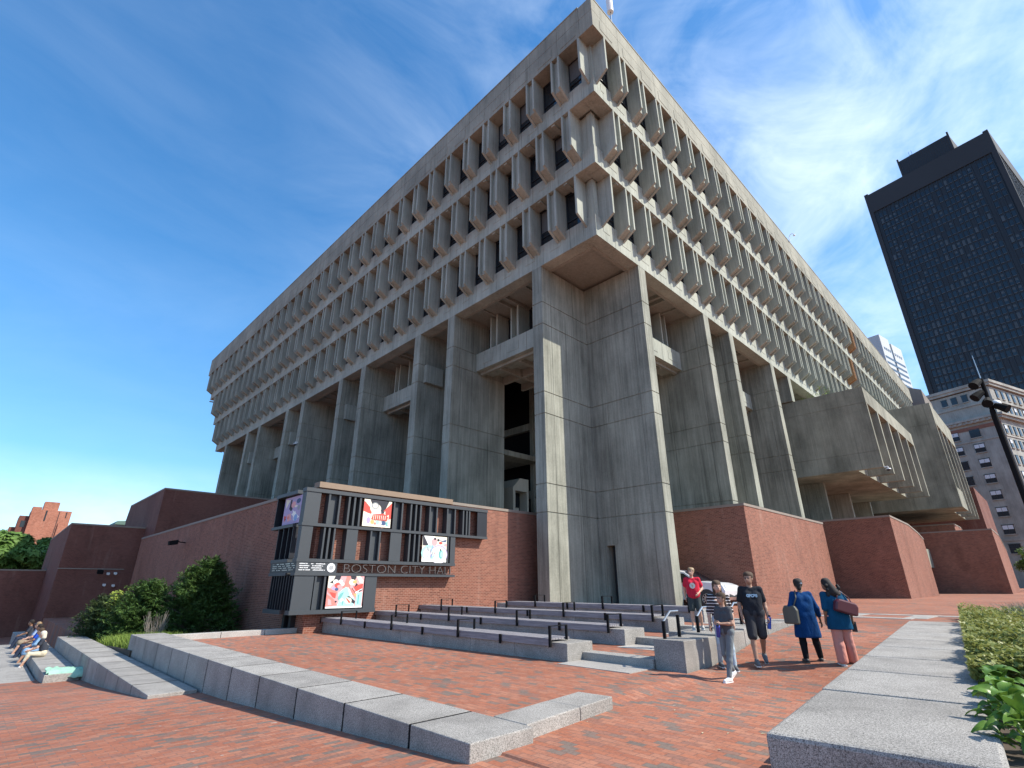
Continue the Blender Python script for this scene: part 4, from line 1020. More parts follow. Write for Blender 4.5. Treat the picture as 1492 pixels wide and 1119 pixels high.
# right hand planter: low leafy cover and large glossy leaves
cv1=mk_leaf('cover_leaf',(.16,.20,.045),(.38,.37,.11),rough=.45,scale=1.5,trans=.3)
N_=30000; tt_=rng.uniform(0,1,N_)**1.25; X=-12.6+tt_*14.0; edge=-12.82+ (X+12.6)*.112
Y=edge+.16-np.abs(rng.normal(0,1,N_))**1.1*1.6*(.4+.7*tt_); hgt=.16+.10*np.sin(X*2.1+Y*1.7)+.07*np.sin(X*5.3-Y*4.1)+.10*tt_
Z=-1.07+(hgt+.14)*rng.uniform(.35,1,N_)**.6
o=leaves('ground_cover',np.stack([X,Y,Z],1),np.tile([0,-.1,1.],(N_,1)),.036,cv1,None,asp=1.2); tag(o,'dense low ground cover with small yellow green leaves behind the planter wall','ground cover',kind='stuff')
rg=mk_leaf('blue_grass',(.10,.13,.10),(.19,.22,.17))
blades('ornamental_grass',lambda:(random.uniform(-1.5,1.5),random.uniform(-14.2,-12.3)),2600,.55,rg,'tuft of fine grey green grass at the far end of the planter','grass',zf=lambda x,y:-1.05,w=.008)
gl_leaf=mk_leaf('glossy_leaf',(.03,.085,.018),(.19,.33,.045),rough=.35,scale=6,trans=.22)
def leaf_mesh(L,W,curl):
    b=MB(); ns=9; 
    vs=[];fs=[]
    for i in range(ns+1):
        t=i/ns; wv=W*math.sin(math.pi*min(1,t*.93+.04))**.8*(1-.25*t); x=L*t*math.cos(curl*t*.5); z=L*.25*math.sin(math.pi*t*.8)-L*curl*.32*t*t
        for j in (-1,-.5,0,.5,1): vs.append((x,wv*j,z+abs(j)**1.5*wv*.35+.006*math.sin(11*t+j*4)))
    for i in range(ns):
        for j in range(4): fs.append((i*5+j,i*5+j+1,(i+1)*5+j+1,(i+1)*5+j))
    b.add(vs,fs); return b.mesh('leaf',gl_leaf,smooth=True,fixn=False)
lms=[leaf_mesh(.17,.052,.6),leaf_mesh(.21,.060,1.0),leaf_mesh(.13,.042,.4),leaf_mesh(.18,.056,1.3)]
pls=[(-14.95,-13.16,'nearest the camera'),(-14.4,-13.04,'second from the camera'),(-13.8,-12.98,'third along the planter wall'),(-14.6,-13.5,'at the right picture edge, nearest'),(-14.05,-13.45,'behind the second one, away from the wall'),(-13.25,-12.92,'farthest one, where the small leaved cover begins'),(-13.35,-13.4,'beside the farthest one, away from the wall')]
for k,(x,y,w_) in enumerate(pls):
    r=empty('broad_leaf_plant',(x,y,-1.08),random.uniform(0,6),'glossy broad leaved plant, '+w_,'plant','broad leaved plants in the planter')
    for q in range(34):
        tier=q/34; o=inst('leaf',lms[q%4],r,(0,0,.05+.26*tier),q*2.4+random.uniform(-.3,.3)); o.rotation_euler=(random.uniform(-.5,.5),-.05-.8*tier*random.uniform(.2,1)+random.uniform(-.15,.3),q*2.4+random.uniform(-.5,.5)); s_=random.uniform(.65,1.2); o.scale=(s_,s_,s_)
        rr_=random.uniform(.02,.15)*(1.2-tier); o.location=(math.cos(q*2.4)*rr_,math.sin(q*2.4)*rr_,.05+.24*tier)
# ------------------------------------------------------------ light mast on the right
lp=empty('floodlight_mast',(5.83,-13.38,-1.0),0,'tall black mast with a stack of black spotlights at the right edge','lamp post')
b=MB(); b.tube([(0,0,-.2),(0,0,6.9),(0,0,7.2)],.10,12,r1=.085); b.tube([(0,0,7.2),(0,0,8.5)],.07,10); b.build('pole',M['metal'],lp)
b=MB(); b.tube([(0,0,8.4),(0,0,9.5)],.022,6,r1=.01); b.build('finial_rod',M['steel'],lp)
for k,(z,a) in enumerate(((8.3,2.5),(7.85,2.2),(7.5,3.0),(7.25,-1.9))):
    r=MB(); ca,sa=math.cos(a),math.sin(a); r.tube([(ca*.1,sa*.1,z),(ca*.3,sa*.3,z)],.04,6); r.tube([(ca*.12,sa*.12,z+.1),(ca*.28,sa*.28,z+.0),(ca*.46,sa*.46,z-.14)],.11,10,r1=.17); r.build('spotlight',M['metal'],lp)
b=MB(); b.sphere((.1,-.16,7.42),.17); b.build('camera_dome',M['white'],lp,smooth=True)

# ------------------------------------------------------------ people (signed distance bodies turned into one surface)
def surf(prims,res=.014,k=.022,clips=(),pad=.05,cuts=()):
    """prims: ('c',a,b,ra,rb[,sx,sy]) round cones or ('e',centre,radii). clips: list of (axis,sign,value) half spaces kept"""
    P=[]
    for q in prims:
        if q[0]=='c': P+= [np.array(q[1])-q[3],np.array(q[1])+q[3],np.array(q[2])-q[4],np.array(q[2])+q[4]]
        else: P+= [np.array(q[1])-np.array(q[2]),np.array(q[1])+np.array(q[2])]
    lo=np.min(P,0)-pad; hi=np.max(P,0)+pad; n=np.ceil((hi-lo)/res).astype(int)+1
    gx,gy,gz=[lo[i]+np.arange(n[i])*res for i in range(3)]
    X,Y,Z=np.meshgrid(gx,gy,gz,indexing='ij'); F=None
    for q in prims:
        if q[0]=='c':
            a=np.array(q[1],float); b=np.array(q[2],float); d=b-a; L=max(d@d,1e-9)
            t=np.clip(((X-a[0])*d[0]+(Y-a[1])*d[1]+(Z-a[2])*d[2])/L,0,1)
            dx_=X-a[0]-t*d[0]; dy_=Y-a[1]-t*d[1]; dz_=Z-a[2]-t*d[2]
            f=np.sqrt(dx_*dx_+dy_*dy_+dz_*dz_)-(q[3]+(q[4]-q[3])*t)
        else:
            c=q[1]; r=q[2]; m=min(r); f=(np.sqrt(((X-c[0])/r[0])**2+((Y-c[1])/r[1])**2+((Z-c[2])/r[2])**2)-1)*m
        if F is None: F=f
        else:
            h=np.clip(.5+.5*(F-f)/k,0,1); F=F*(1-h)+f*h-k*h*(1-h)
    for ax,s,v in clips:
        G=(X,Y,Z)[ax]; F=np.maximum(F,(v-G) if s>0 else (G-v))
    S=F<0
    c=S[:-1,:-1,:-1].astype(np.int8)
    tot=sum(S[i:n[0]-1+i,j:n[1]-1+j,l:n[2]-1+l].astype(np.int8) for i in (0,1) for j in (0,1) for l in (0,1))
    act=(tot>0)&(tot<8); idx=-np.ones(act.shape,int); idx[act]=np.arange(act.sum())
    ii,jj,kk=np.nonzero(act); V=np.zeros((len(ii),3)); W=np.zeros(len(ii))
    cor=[(i,j,l) for i in (0,1) for j in (0,1) for l in (0,1)]
    for A in cor:
        for ax in range(3):
            if A[ax]: continue
            B=list(A); B[ax]=1
            fa=F[ii+A[0],jj+A[1],kk+A[2]]; fb=F[ii+B[0],jj+B[1],kk+B[2]]; m=(fa<0)!=(fb<0)
            t=np.where(m,fa/(fa-fb+1e-12),0)
            p=np.array(A,float)[None,:].repeat(len(ii),0); p[:,ax]+=t
            V+=p*m[:,None]; W+=m
    V=V/W[:,None]; V=np.stack([ii,jj,kk],1)+V; V=V*res+lo
    faces=[]
    for ax in range(3):
        o=[q for q in range(3) if q!=ax]
        sl0=[slice(None)]*3; sl1=[slice(None)]*3; sl0[ax]=slice(0,-1); sl1[ax]=slice(1,None)
        ch=S[tuple(sl0)]!=S[tuple(sl1)]
        I=np.array(np.nonzero(ch)).T
        I=I[(I[:,o[0]]>0)&(I[:,o[1]]>0)&(I[:,o[0]]<n[o[0]]-1)&(I[:,o[1]]<n[o[1]]-1)]
        ins=S[I[:,0],I[:,1],I[:,2]]
        def g(da,db):
            J=I.copy(); J[:,o[0]]-=da; J[:,o[1]]-=db; return idx[J[:,0],J[:,1],J[:,2]]
        q=np.stack([g(1,1),g(0,1),g(0,0),g(1,0)],1); 
        fl=ins if ax!=1 else ~ins
        q[~fl]=q[~fl][:,::-1]; faces.append(q)
    Fc=np.concatenate(faces); Fc=Fc[(Fc>=0).all(1)]
    return V,Fc
def sdf_obj(name,prims,mat,parent,res=.014,k=.022,clips=(),extra=None,dimples=None):
    V,Fc=surf(prims,res,k,clips)
    vs=V; fs=Fc
    if extra:
        for pr,rs,kk in extra:
            v2,f2=surf(pr,rs,kk,pad=.02); fs=np.concatenate([fs,f2+len(vs)]); vs=np.concatenate([vs,v2])
    me=bpy.data.meshes.new(name); me.from_pydata(vs.tolist(),[],fs.tolist()); me.materials.append(mat)
    me.polygons.foreach_set('use_smooth',[True]*len(fs)); me.update()
    o=bpy.data.objects.new(name,me); col.objects.link(o); o.parent=parent
    return o
SK=plain('skin',(.52,.30,.21),.5,var=.06); SK2=plain('brown_skin',(.24,.125,.075),.5,var=.06); SK3=plain('tan_skin',(.40,.22,.145),.5,var=.06)
HB=plain('dark_hair',(.018,.012,.010),.8,var=.3,scale=60); HBr=plain('brown_hair',(.07,.04,.022),.8,var=.3,scale=60); HW=plain('white_hair',(.62,.56,.45),.6,var=.15,scale=60); HG=plain('sandy_hair',(.26,.17,.09),.55,var=.3,scale=60)
def cloth(name,c,v=.22):
    t=NT(name); a=t.noise(t.pos((1,1,.35)),9,4,.6); b=t.noise(t.pos(),140,2)
    cc=t.mix(tuple(x*(1-v) for x in c),tuple(min(1,x*(1+v)) for x in c),a); f2=t.noise(t.pos((1,1,.5)),22,3,.6); t.bump(t.mix(a,f2,.35),.045,.7); return t.out(cc,.9,.15)
V3=lambda *a:np.array(a,float)
M['lips']=plain('lips',(.33,.12,.10),.5)
def person(loc,face,h,label,J,look,skin=SK,hair=HB,hairstyle='short',parts=(),shoe=None,build=1.0,extras=None,hands=('relaxed','relaxed'),socks=None):
    """J: joints in metres for a 1.75 m body, x right, y forward, z up; face = heading in degrees clockwise from +Y"""
    s=h/1.75; root=empty('person',loc,-R(face),label,'person'); root.scale=(s,s,s)
    j=dict(hipL=(-.09,0,.93),hipR=(.09,0,.93),kneeL=(-.10,.03,.50),kneeR=(.10,.03,.50),ankL=(-.10,-.01,.09),ankR=(.10,-.01,.09),footL=(0,1,0),footR=(0,1,0),
        chest=(0,0,1.28),neck=(0,0,1.46),shL=(-.18,0,1.42),shR=(.18,0,1.42),elL=(-.24,-.03,1.13),elR=(.24,-.03,1.13),wrL=(-.25,.05,.88),wrR=(.25,.05,.88),head=(0,.02,1.635),turn=0)
    j.update(J); g={k:(V3(*v) if isinstance(v,tuple) else v) for k,v in j.items()}
    B=build; pel=(g['hipL']+g['hipR'])/2+V3(0,0,.04); ch=g['chest']; nk=g['neck']; hd=g['head']
    ax=(g['shR']-g['shL']); ax/=np.linalg.norm(ax)
    body=[]
    for sg in (-1,1):
        body.append(('c',pel+ax*sg*.06,ch+ax*sg*.075+V3(0,0,.03),.108*B,.105*B))
        body.append(('c',nk-V3(0,0,.03),(g['shL'] if sg<0 else g['shR']),.050,.046))
    body.append(('c',pel+V3(0,0,.15),pel+V3(0,0,.17),.115*B,.115*B))
    hs=1.07
    for S_ in 'LR':
        hp,kn,an=g['hip'+S_],g['knee'+S_],g['ank'+S_]; f=g['foot'+S_]/np.linalg.norm(g['foot'+S_])
        calf=kn*.68+an*.32-f*.018
        body+= [('c',hp,kn,.088*B,.056),('c',kn,calf,.053,.057),('c',calf,an,.055,.036),('c',an+V3(0,0,-.03),an+f*.13+V3(0,0,-.055),.036,.028)]
        sh,el,wr=g['sh'+S_],g['el'+S_],g['wr'+S_]
        body+= [('c',sh,el,.045,.039),('c',el,el*.65+wr*.35,.039,.038),('c',el*.65+wr*.35,wr,.037,.025)]
    body.append(('c',nk-V3(0,0,.02),hd-V3(0,.02,.06),.054,.050))
    ta=-R(g['turn']); fd=V3(-math.sin(ta),math.cos(ta),0) if g['turn'] else V3(0,1,0)
    rd=V3(fd[1],-fd[0],0)
    body+= [('e',hd+V3(0,0,.02)-fd*.012,(.081,.094,.105)),('e',hd+fd*.022-V3(0,0,.048),(.062,.070,.072)),('c',hd+fd*.088+V3(0,0,.01),hd+fd*.106-V3(0,0,.022),.010,.016),
            ('e',hd+rd*.078-V3(0,0,.005),(.014,.022,.03)),('e',hd-rd*.078-V3(0,0,.005),(.014,.022,.03)),('c',hd+fd*.075-V3(0,0,.055)-rd*.014,hd+fd*.075-V3(0,0,.055)+rd*.014,.014,.014)]
    ex=[]
    for S_,pose in zip('LR',hands):
        wr,el=g['wr'+S_],g['el'+S_]; d=(wr-el)/np.linalg.norm(wr-el); sg=-1 if S_=='L' else 1
        out_=V3(sg,0,0)-d*(V3(sg,0,0)@d); out_/=np.linalg.norm(out_)+1e-9; fr=np.cross(d,out_)*(-sg)   # fr: roughly forward
        if fr[1]<0: fr=-fr
        inn=-out_
        cu={'relaxed':.35,'grip':1.15,'point':.2}[pose]
        H_=[('c',wr-d*.02,wr+d*.075+fr*.022,.024,.017),('c',wr,wr+d*.078-fr*.020,.023,.017),('c',wr+d*.03,wr+d*.08,.022,.018)]
        for q,(o_,L) in enumerate(((.030,.070),(.011,.080),(-.009,.075),(-.028,.060))):
            a=wr+d*.085+fr*o_; c1=cu*(.8+.12*q); m1=a+(d*math.cos(c1*.6)+inn*math.sin(c1*.6))*L*.5; e1=m1+(d*math.cos(c1*1.5)+inn*math.sin(c1*1.5))*L*.5
            H_+= [('c',a,m1,.0088,.008),('c',m1,e1,.008,.0066)]
        th=wr+d*.025+fr*.026; tm=th+(d*.6+fr*.7+inn*.2)*.035; te=tm+(d*.85+fr*.2+inn*.4)*.032
        H_+= [('c',th,tm,.012,.010),('c',tm,te,.010,.008)]
        ex.append((H_,.0055,.006))
    sdf_obj('body',body,skin,root,extra=ex)
    # eyes, brows and mouth
    b=MB()
    for e in (-1,1):
        p=hd+fd*.078+rd*e*.030+V3(0,0,.012); b.sphere(tuple(p),.011,.011,.008,8)
    b.build('eyes',M['frame'],root,smooth=True)
    b=MB(); p0=hd+fd*.089-V3(0,0,.052); b.tube([tuple(p0-rd*.022),tuple(p0+fd*.006),tuple(p0+rd*.022)],.0055,6); b.build('mouth',plain('lips',(.35,.12,.10),.5) if False else M['lips'],root)
    # hair
    hp_=[('e',hd+V3(0,0,.042)-fd*.022,(.098,.106,.106)),('e',hd+V3(.03,0,.085)-fd*.01,(.06,.08,.06)),('e',hd-V3(.04,0,-.08)-fd*.03,(.06,.07,.06))]
    if hairstyle=='long':
        hp_+= [('c',hd-fd*.05+V3(0,0,0),nk-fd*.075-V3(0,0,.10),.075,.055),('c',hd-fd*.02-rd*.075,nk-rd*.085-V3(0,0,.13)+fd*.02,.028,.028),('c',hd-fd*.02+rd*.075,nk+rd*.085-V3(0,0,.13)+fd*.02,.028,.028)]
    if hairstyle=='bun': hp_+= [('c',hd-fd*.09+V3(0,0,-.01),hd-fd*.11-V3(0,0,.075),.05,.045)]
    if hairstyle=='curly': hp_+= [('c',hd-fd*.07,nk-fd*.10,.085,.095),('e',nk-fd*.07+V3(.05,0,0),(.09,.07,.09)),('e',nk-fd*.07-V3(.05,0,0),(.08,.07,.09))]
    if hairstyle=='curly':
        rr=random.Random(5)
        hp_+= [('e',nk-fd*.09+V3(rr.uniform(-.14,.14),rr.uniform(-.03,.03),rr.uniform(-.10,.16)),(.035,.035,.035)) for _ in range(26)]
    if hairstyle=='bob': hp_+= [('c',hd-fd*.05,hd-fd*.065-V3(0,0,.09),.085,.08)]
    if hairstyle=='ponytail': hp_+= [('c',hd-fd*.09,hd-fd*.12-V3(0,0,.20),.04,.03)]
    V,Fc=surf(hp_,.011,.02)
    # cut the face open
    rel=(V-hd); fr_=rel@fd; keep=~((fr_>.03)&(rel[:,2]<.058+.02*(fr_<.06)))
    km=keep[Fc].any(1); 
    me=bpy.data.meshes.new('hair'); me.from_pydata(V.tolist(),[],Fc[km].tolist()); me.materials.append(hair); me.polygons.foreach_set('use_smooth',[True]*int(km.sum())); me.update()
    o=bpy.data.objects.new('hair',me); col.objects.link(o); o.parent=root
    # shoes
    if shoe:
        for S_ in 'LR':
            an=g['ank'+S_]; f=g['foot'+S_]/np.linalg.norm(g['foot'+S_]); up=V3(0,0,1); 
            pr=[('c',an-f*.035-up*.055,an+f*.05-up*.05,.046,.046),('c',an+f*.05-up*.052,an+f*.165-up*.064,.046,.036),('c',an-up*.05,an+up*.0,.046,.042)]
            so_=sdf_obj('shoe',pr,shoe[0],root,.012,.015)
            b=MB(); u=np.cross(f,up); 
            pts=[an-f*.08-u*.042,an+f*.19-u*.042,an+f*.205,an+f*.19+u*.042,an-f*.08+u*.042]
            zl=-.108; zt=-.082
            b.add([tuple(p+up*zl) for p in pts]+[tuple(p+up*zt) for p in pts],[(0,1,2,3,4),(5,6,7,8,9)]+[(i,(i+1)%5,(i+1)%5+5,i+5) for i in range(5)]); b.build('sole',shoe[1],so_,bevel=.006)
    e=dict(g=g,root=root,pel=pel,ch=ch,nk=nk,hd=hd,fd=fd,rd=rd,ax=ax,B=B)
    for fn in look: fn(e)
    return e
def top(mat,hem=.88,sleeve=.55,loose=.018,flare=0,name='shirt',lo=None):
    loose=loose*.75 if not flare else loose
    def fn(e):
        g=e['g'];B=e['B']; pr=[]
        for sg in (-1,1):
            pr.append(('c',e['pel']+e['ax']*sg*.065,e['ch']+e['ax']*sg*.078+V3(0,0,.02),.110*B+loose,.100*B+loose*.8))
            pr.append(('c',e['nk']-V3(0,0,.045),(g['shL'] if sg<0 else g['shR']),.064,.057+loose*.3))
        pr.append(('c',e['pel']+V3(0,0,.15),e['pel']+V3(0,0,.17),.118*B+loose,.118*B+loose))
        if flare:
            kz=lo if lo else hem
            m=(g['kneeL']+g['kneeR'])/2; bt=e['pel']+(m-e['pel'])*((e['pel'][2]-kz)/(e['pel'][2]-m[2]))
            for sg in (-1,0,1): pr.append(('c',e['pel']+e['ax']*sg*.07,bt+e['ax']*sg*.10,.11*B+loose,.10*B+flare))
        for S_ in 'LR':
            sh,el,wr=g['sh'+S_],g['el'+S_],g['wr'+S_]
            if sleeve<=1: pr.append(('c',sh,sh+(el-sh)*sleeve,.057+loose*.3,.047+loose*.75))
            else: pr+= [('c',sh,el,.057+loose*.3,.046+loose*.5),('c',el,el+(wr-el)*(sleeve-1),.046+loose*.5,.038+loose*.6)]
        sdf_obj(name,pr,mat,e['root'],k=.028,clips=((2,1,hem),))
    return fn
def pants(mat,length=2.0,loose=.012,flare=0,name='trousers'):
    def fn(e):
        g=e['g'];B=e['B']; pr=[('c',g['hipL']+V3(0,0,.04),g['hipR']+V3(0,0,.04),.11*B+loose,.11*B+loose),('c',e['pel'],e['pel']+V3(0,0,.07),.118*B,.112*B)]
        for S_ in 'LR':
            hp,kn,an=g['hip'+S_],g['knee'+S_],g['ank'+S_]
            if length<=1: pr.append(('c',hp,hp+(kn-hp)*length,.094*B+loose,.066+loose+flare))
            else:
                en=kn+(an-kn)*(length-1); pr+= [('c',hp,kn,.092*B+loose,.058+loose+flare*.5),('c',kn,kn*.7+en*.3,.057+loose+flare*.5,.059+loose+flare*.6),('c',kn*.7+en*.3,en,.059+loose+flare*.6,.042+loose+flare)]
        lowz=min(g['ankL'][2],g['ankR'][2])-.055
        sdf_obj(name,pr,mat,e['root'],k=.02,clips=((2,1,lowz),) if length>1.8 else ())
    return fn
def extra(fn2):
    return lambda e: fn2(e)
def addpart(e,name,mat,fnb,smooth=False,bevel=0):
    b=MB(); fnb(b); return b.build(name,mat,e['root'],smooth=smooth,bevel=bevel)
sneak=(plain('grey_shoe',(.11,.115,.12),.7),plain('white_sole',(.6,.6,.58),.6)); wsneak=(plain('white_shoe',(.70,.70,.68),.6),M['white']); dshoe=(plain('dark_shoe',(.03,.03,.032),.6),M['frame'])
def bottle(loc,rot,label,c=(.03,.08,.40)):
    o=empty('water_bottle',loc,0,label,'bottle',rot=rot)
    b=MB(); b.tube([(0,0,-.11),(0,0,-.10),(0,0,.08),(0,0,.10),(0,0,.115)],.036,14); b.build('bottle_body',plain('blue_bottle',c,.25),o,smooth=True)
    b=MB(); b.tube([(0,0,.11),(0,0,.15)],.022,12); b.build('cap',M['white'] if c[2]<.3 else M['frame'],o); return o
def wpos(e,p):
    r=e['root']; return (Matrix.Translation(r.location)@r.rotation_euler.to_matrix().to_4x4()@Matrix.Diagonal((*r.scale,1)))@Vector(p)
CAMH=44.4
# man in black shirt, walking towards the camera and to the left, looking left
black=cloth('black_cotton',(.022,.024,.03)); shortg=cloth('charcoal_cotton',(.045,.045,.05))
man=person((-8.70,-8.95,-1.475),CAMH+180+14,1.70,'man in a black lettered T-shirt and dark shorts walking with a blue bottle',
  dict(kneeR=(.11,.12,.50),ankR=(.12,.20,.10),kneeL=(-.10,.02,.52),ankL=(-.11,-.20,.19),footL=(0,.85,-.45),elR=(.25,-.04,1.14),wrR=(.25,.07,.90),elL=(-.25,-.05,1.14),wrL=(-.26,.04,.89),turn=30),
  [top(black,hem=.84,sleeve=.72,loose=.03),pants(shortg,.92,.018,.010,'shorts')],skin=SK3,hair=HBr,hairstyle='short',shoe=sneak,build=1.04,hands=('grip','relaxed'))
e=man
t_=textobj('shirt_print','GPCBS',.075,(-.155,.186,1.235),(R(86),0,R(180)),plain('pale_print',(.35,.50,.62),.7),e['root'],ext=.004,offset=.006,sx=.95); t_.location=(.115,.160,1.275)
addpart(e,'glasses',M['frame'],lambda b:[b.tube([tuple(e['hd']+e['fd']*.093+e['rd']*s*.03+V3(.018*math.cos(a),0,.012+.015*math.sin(a))) for a in np.linspace(0,6.28,9)],.003,4,cap=False) for s in (-1,1)])
p=wpos(e,(-.262,.055,.775)); bottle(tuple(p),(R(8),R(5),0),'blue plastic water bottle hanging from the hand of the man in black')
# woman with striped top and light jeans
def stripes():
    t=NT('striped_knit'); g=t.n('ShaderNodeNewGeometry'); sp=t.n('ShaderNodeSeparateXYZ'); t.l(g.outputs['Position'],sp.inputs[0])
    m=t.n('ShaderNodeMath',operation='MULTIPLY'); m.inputs[1].default_value=1/.058; t.l(sp.outputs['Z'],m.inputs[0]); f=t.n('ShaderNodeMath',operation='FRACT'); t.l(m.outputs[0],f.inputs[0])
    return t.out(t.ramp(f.outputs[0],[(0,(.025,.018,.022)),(.66,(.55,.50,.48))],'CONSTANT'),.85,.2)
jean=cloth('pale_denim',(.42,.50,.56),.12); jeang=cloth('grey_denim',(.17,.19,.20),.2)
person((-9.25,-8.50,-1.54),CAMH+180+6,1.60,'smiling long haired woman in a dark striped top and pale jeans behind the girl',
  dict(kneeL=(-.10,.10,.51),ankL=(-.11,.14,.09),kneeR=(.10,.03,.50),ankR=(.10,-.14,.12),elL=(-.25,-.05,1.13),wrL=(-.24,.05,.89),elR=(.24,-.02,1.13),wrR=(.27,.04,.87),turn=-6),
  [top(stripes(),hem=.84,sleeve=1.1,loose=.016,name='striped_top'),pants(jean,2.0,.006)],skin=SK,hair=HBr,hairstyle='long',shoe=sneak,build=.97)
# girl in front with grey T-shirt, hands held together
grey=cloth('grey_marl',(.085,.085,.09))
girl=person((-10.05,-8.93,-1.60),CAMH+180+58,1.44,'girl in a grey T-shirt and grey jeans walking with clasped hands',
  dict(kneeL=(-.09,.10,.51),ankL=(-.09,.22,.085),kneeR=(.09,.03,.50),ankR=(.09,-.18,.17),footR=(0,.85,-.5),shL=(-.155,0,1.42),shR=(.155,0,1.42),elL=(-.21,.03,1.13),wrL=(-.07,.24,1.13),elR=(.21,.03,1.13),wrR=(.05,.24,1.12),turn=8),
  [top(grey,hem=.80,sleeve=.62,loose=.022),pants(jeang,1.96,.008)],skin=SK3,hair=HBr,hairstyle='ponytail',shoe=wsneak,build=.95,hands=('grip','grip'))
p=wpos(girl,(-.02,.29,.98)); bottle(tuple(p),(R(18),R(-32),0),'dark blue bottle held in the clasped hands of the girl in grey',(.03,.05,.32))
# boy on the cheek wall
red=cloth('red_cotton',(.55,.025,.05)); dgreen=cloth('dark_shorts',(.05,.06,.06))
boy=person((-7.95,-7.30,-.972),CAMH+180+12,1.34,'fair haired boy in a red T-shirt striding along the granite cheek wall',
  dict(kneeL=(-.11,.06,.50),ankL=(-.16,-.08,.10),kneeR=(.10,.04,.50),ankR=(.12,.06,.09),elL=(-.28,-.04,1.16),wrL=(-.13,.16,1.02),elR=(.25,-.06,1.16),wrR=(.24,-.10,.92),turn=28),
  [top(red,hem=.86,sleeve=.62,loose=.046),pants(dgreen,.82,.016,.012,'shorts')],skin=SK,hair=HG,hairstyle='short',shoe=(plain('grey_white_shoe',(.4,.4,.38),.6),M['white']),build=.98)
def disc(b):
    b.tube([(.02,.150,1.24),(.02,.172,1.24)],.085,20)
addpart(boy,'shirt_print',plain('print_white',(.62,.60,.56),.7),disc); addpart(boy,'zigzag_print',plain('print_gold',(.50,.32,.16),.7),lambda b:b.prism([(.0,1.17),(.05,1.25),(.02,1.245),(.06,1.31),(-.01,1.235),(.02,1.24)],1,.168,.178))
# two women in blue tunics seen from behind
blue=cloth('royal_blue_cotton',(.005,.045,.15),.4); teal=cloth('peacock_blue_cotton',(.006,.062,.13),.4); leg=cloth('black_leggings',(.012,.012,.014)); pink=cloth('salmon_linen',(.62,.27,.21),.1)
w1=person((-8.2,-9.75,-1.405),CAMH+6,1.50,'woman in a knee length royal blue tunic and black leggings seen from behind',
  dict(hipL=(-.10,0,.93),hipR=(.10,0,.93),kneeL=(-.13,.04,.50),ankL=(-.15,-.02,.09),kneeR=(.14,.02,.50),ankR=(.20,.06,.10),elL=(-.29,-.02,1.15),wrL=(-.22,.16,1.05),elR=(.28,-.04,1.12),wrR=(.34,.02,.86),footR=(.35,1,0),turn=16,head=(0.0,.03,1.63)),
  [top(blue,hem=.50,sleeve=1.55,loose=.030,flare=.060,lo=.56,name='tunic'),pants(leg,1.97,.018,0,'leggings')],skin=SK2,hair=HB,hairstyle='bun',shoe=dshoe,build=1.22)
addpart(w1,'hair_clip',M['steel'],lambda b:b.sphere((0.01,-.125,1.66),.028,.02,.02))
def bag(e,name,loc,size,rot,mat,label,strap):
    r=empty(name,tuple(wpos(e,loc)),0,label,'bag',rot=rot); w_,d_,h_=size
    b=MB(); b.prism([(-w_/2,-h_/2),(-w_/2*1.0,h_*.25),(-w_*.36,h_/2),(w_*.36,h_/2),(w_/2,h_*.25),(w_/2,-h_/2)],1,-d_/2,d_/2); b.build('bag_body',mat,r,bevel=.03)
    b=MB(); M_=r.matrix_world; inv=(Matrix.Translation(r.location)@r.rotation_euler.to_matrix().to_4x4()).inverted()
    b.tube([tuple(inv@wpos(e,q)) for q in strap],.012,6); b.build('strap',mat,r); return r
bag(w1,'shoulder_bag',(-.30,-.02,.98),(.30,.11,.34),(0,0,-R(CAMH+55)),plain('khaki_leather',(.10,.095,.075),.6),'grey khaki shoulder bag under the left arm of the woman in the long tunic',[(-.26,-.09,1.12),(-.17,-.13,1.35),(-.13,-.04,1.50),(-.16,.08,1.38),(-.27,.08,1.14)])
w2=person((-8.18,-10.34,-1.405),CAMH+2,1.51,'woman in a peacock blue tunic and wide salmon trousers seen from behind',
  dict(kneeL=(-.09,.03,.50),ankL=(-.10,.0,.09),kneeR=(.13,.05,.50),ankR=(.19,.12,.10),elL=(-.26,-.03,1.13),wrL=(-.24,.08,.90),elR=(.27,-.05,1.14),wrR=(.33,.06,.90),chest=(-.02,0,1.28),neck=(-.05,.02,1.46),shL=(-.23,0,1.41),shR=(.14,0,1.42),head=(-.10,.05,1.62),turn=-18),
  [top(teal,hem=.70,sleeve=.98,loose=.034,flare=.045,lo=.74,name='tunic'),pants(pink,2.0,.02,.045)],skin=SK2,hair=HB,hairstyle='curly',shoe=wsneak,build=1.16,hands=('relaxed','grip'))
bag(w2,'handbag',(.10,-.21,1.16),(.42,.13,.23),(0,R(16),-R(CAMH)),plain('maroon_leather',(.10,.018,.025),.35),'maroon leather handbag slung across the back of the woman in salmon trousers',[(-.08,-.2,1.24),(.0,-.14,1.40),(.12,-.04,1.49),(.26,-.10,1.36),(.27,-.2,1.18)])
o=empty('phone_wallet',tuple(wpos(w2,(.36,.10,.76))),-R(CAMH+40),'dark folded wallet in the right hand of the woman in salmon trousers','wallet'); b=MB(); b.box(-.045,.045,-.012,.012,-.10,.08); b.build('cover',M['frame'],o,bevel=.005); b=MB(); b.box(-.043,.043,.013,.016,-.09,.07); b.build('flap',M['signd'],o)
